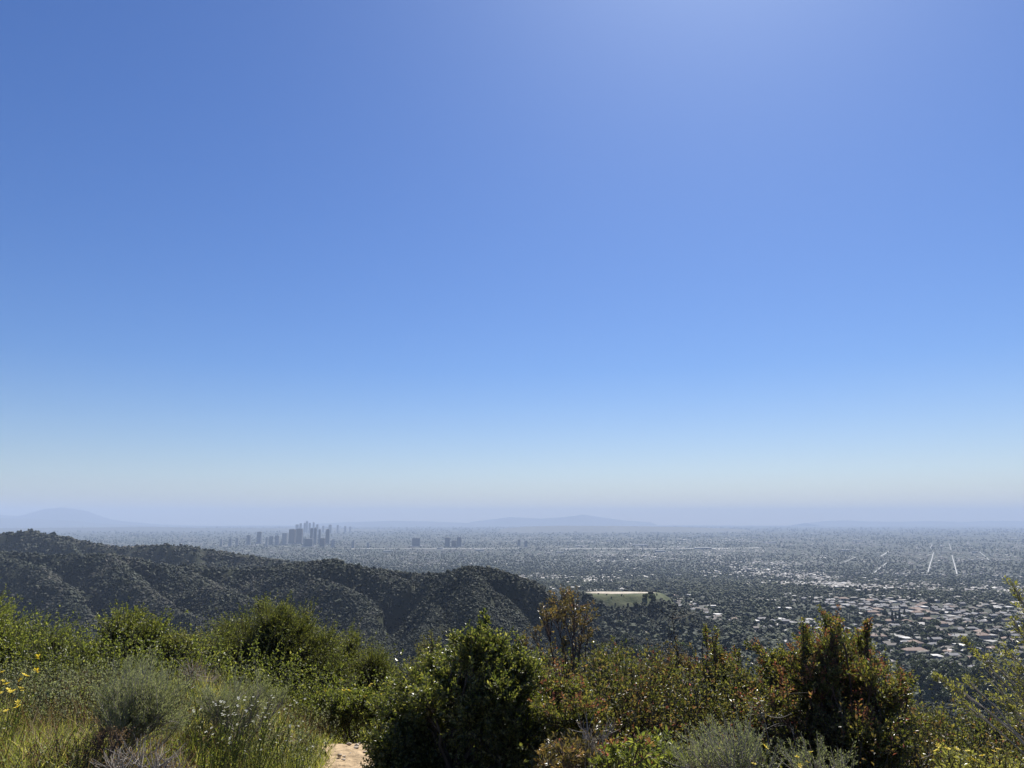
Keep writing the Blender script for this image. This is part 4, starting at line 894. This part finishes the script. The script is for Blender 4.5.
# leafy undergrowth over the slope
def undergrowth(name, x, y, hgt, mat, L, seed, per=16):
    rg = np.random.default_rng(seed); n = len(x); s = np.stack([x, y, ground(x, y) - .02], -1)
    e = s + np.stack([rg.normal(0, .3, n)*hgt, rg.normal(0, .3, n)*hgt, hgt], -1); crv = bez(s, (s + e)/2 + rg.normal(0, .1, (n, 3))*hgt[:, None], e, 5)
    tt_ = rg.random((n, per))**.7; i0 = np.floor(tt_*4).astype(int).clip(0, 3); fr = (tt_*4 - i0)[..., None]; ar = np.arange(n)[:, None]
    C = (crv[ar, i0]*(1 - fr) + crv[ar, i0 + 1]*fr).reshape(-1, 3); D = rg.normal(size=C.shape)*.9 + [0, 0, .5]; LL = L*rg.uniform(.6, 1.3, len(C))
    v1, f1 = tubes(crv, np.full(n, .003), np.full(n, .001)); v2, f2 = leaves_mesh(C, D, LL, LL*.45, rg)
    o = link(name, mesh(name, *join([(v1, f1), (v2, f2)]), [LM[mat], wood], mi=np.concatenate([np.ones(len(f1)), np.zeros(len(f2))]))); tag(o, kind='stuff')
ur = np.random.default_rng(55)
x = ur.uniform(-7, -1.1, 8000); y = ur.uniform(3.2, 7.6, 8000); k = (fbm(x*1.4, y*1.4, 400, 3) > -.05) & off_path(x, y, .3)
undergrowth('herbs', x[k], y[k], ur.uniform(.08, .24, k.sum()), 'lime', .015, 11, 16)
x = ur.uniform(-7, -1.2, 9000); y = ur.uniform(3.2, 7.4, 9000); k = (fbm(x*1.2, y*1.2, 410, 3) > .0) & off_path(x, y, .3)
undergrowth('herbs', x[k], y[k], ur.uniform(.14, .36, k.sum()), 'sage', .022, 12, 20)
x = ur.uniform(-7, -1.2, 5000); y = ur.uniform(3.2, 7.4, 5000); k = (fbm(x*1.6, y*1.6, 420, 3) > .2) & off_path(x, y, .3)
undergrowth('herbs', x[k], y[k], ur.uniform(.08, .24, k.sum()), 'dry', .014, 13, 16)
x = ur.uniform(-1.75, -.35, 900); y = ur.uniform(3.5, 7.0, 900); k = off_path(x, y, .2) & ~off_path(x, y, .36)
undergrowth('herbs', x[k], y[k], ur.uniform(.04, .12, k.sum()), 'olive', .018, 14, 14)
# stones and clods on the trail
n = 260; tt_ = ur.integers(10, 80, n); x = cx[tt_] + ur.normal(0, .14, n); y = cy_[tt_] + ur.normal(0, .1, n)
tag(clumps('pebbles', np.stack([x, y, ground(x, y) + .02], -1), ur.uniform(.006, .022, n), noise_mat('stone', (.22,.18,.14), (.40,.35,.29), 20), 1, ur, .6, .25), kind='stuff')
def spots(n, r0, r1, a0, a1):
    r = np.exp(ur.uniform(np.log(r0), np.log(r1), n)); a = R(1)*ur.uniform(a0, a1, n); return r*np.sin(a), r*np.cos(a)
x, y = spots(9000, 4.6, 16, 1, 44); undergrowth('undergrowth', x, y, ur.uniform(.15, .5, len(x)) + .35*(y > 5.6), 'olive', .027, 1, 22)
x, y = spots(3500, 5.8, 12, 2, 44); undergrowth('undergrowth', x, y, ur.uniform(.35, .9, len(x)), 'toyon', .030, 5, 22)
x, y = spots(1400, 5.4, 10, 2, 40); undergrowth('undergrowth', x, y, ur.uniform(.35, .95, len(x)), 'bronze', .028, 6, 20)
x, y = spots(500, 5.2, 9, 2, 38); undergrowth('undergrowth', x, y, ur.uniform(.4, .9, len(x)), 'red', .026, 7, 9)
x, y = spots(7000, 9, 40, -44, 44); undergrowth('undergrowth', x, y, ur.uniform(.4, 1.0, len(x)), 'sumac', .05, 2)
x, y = spots(5500, 7.6, 12, -42, -5); undergrowth('undergrowth', x, y, ur.uniform(.3, .8, len(x)), 'lime', .026, 3, 26)
x, y = spots(9000, 30, 180, -44, 44); undergrowth('undergrowth', x, y, ur.uniform(.8, 2.2, len(x)), 'olive', .16, 4)
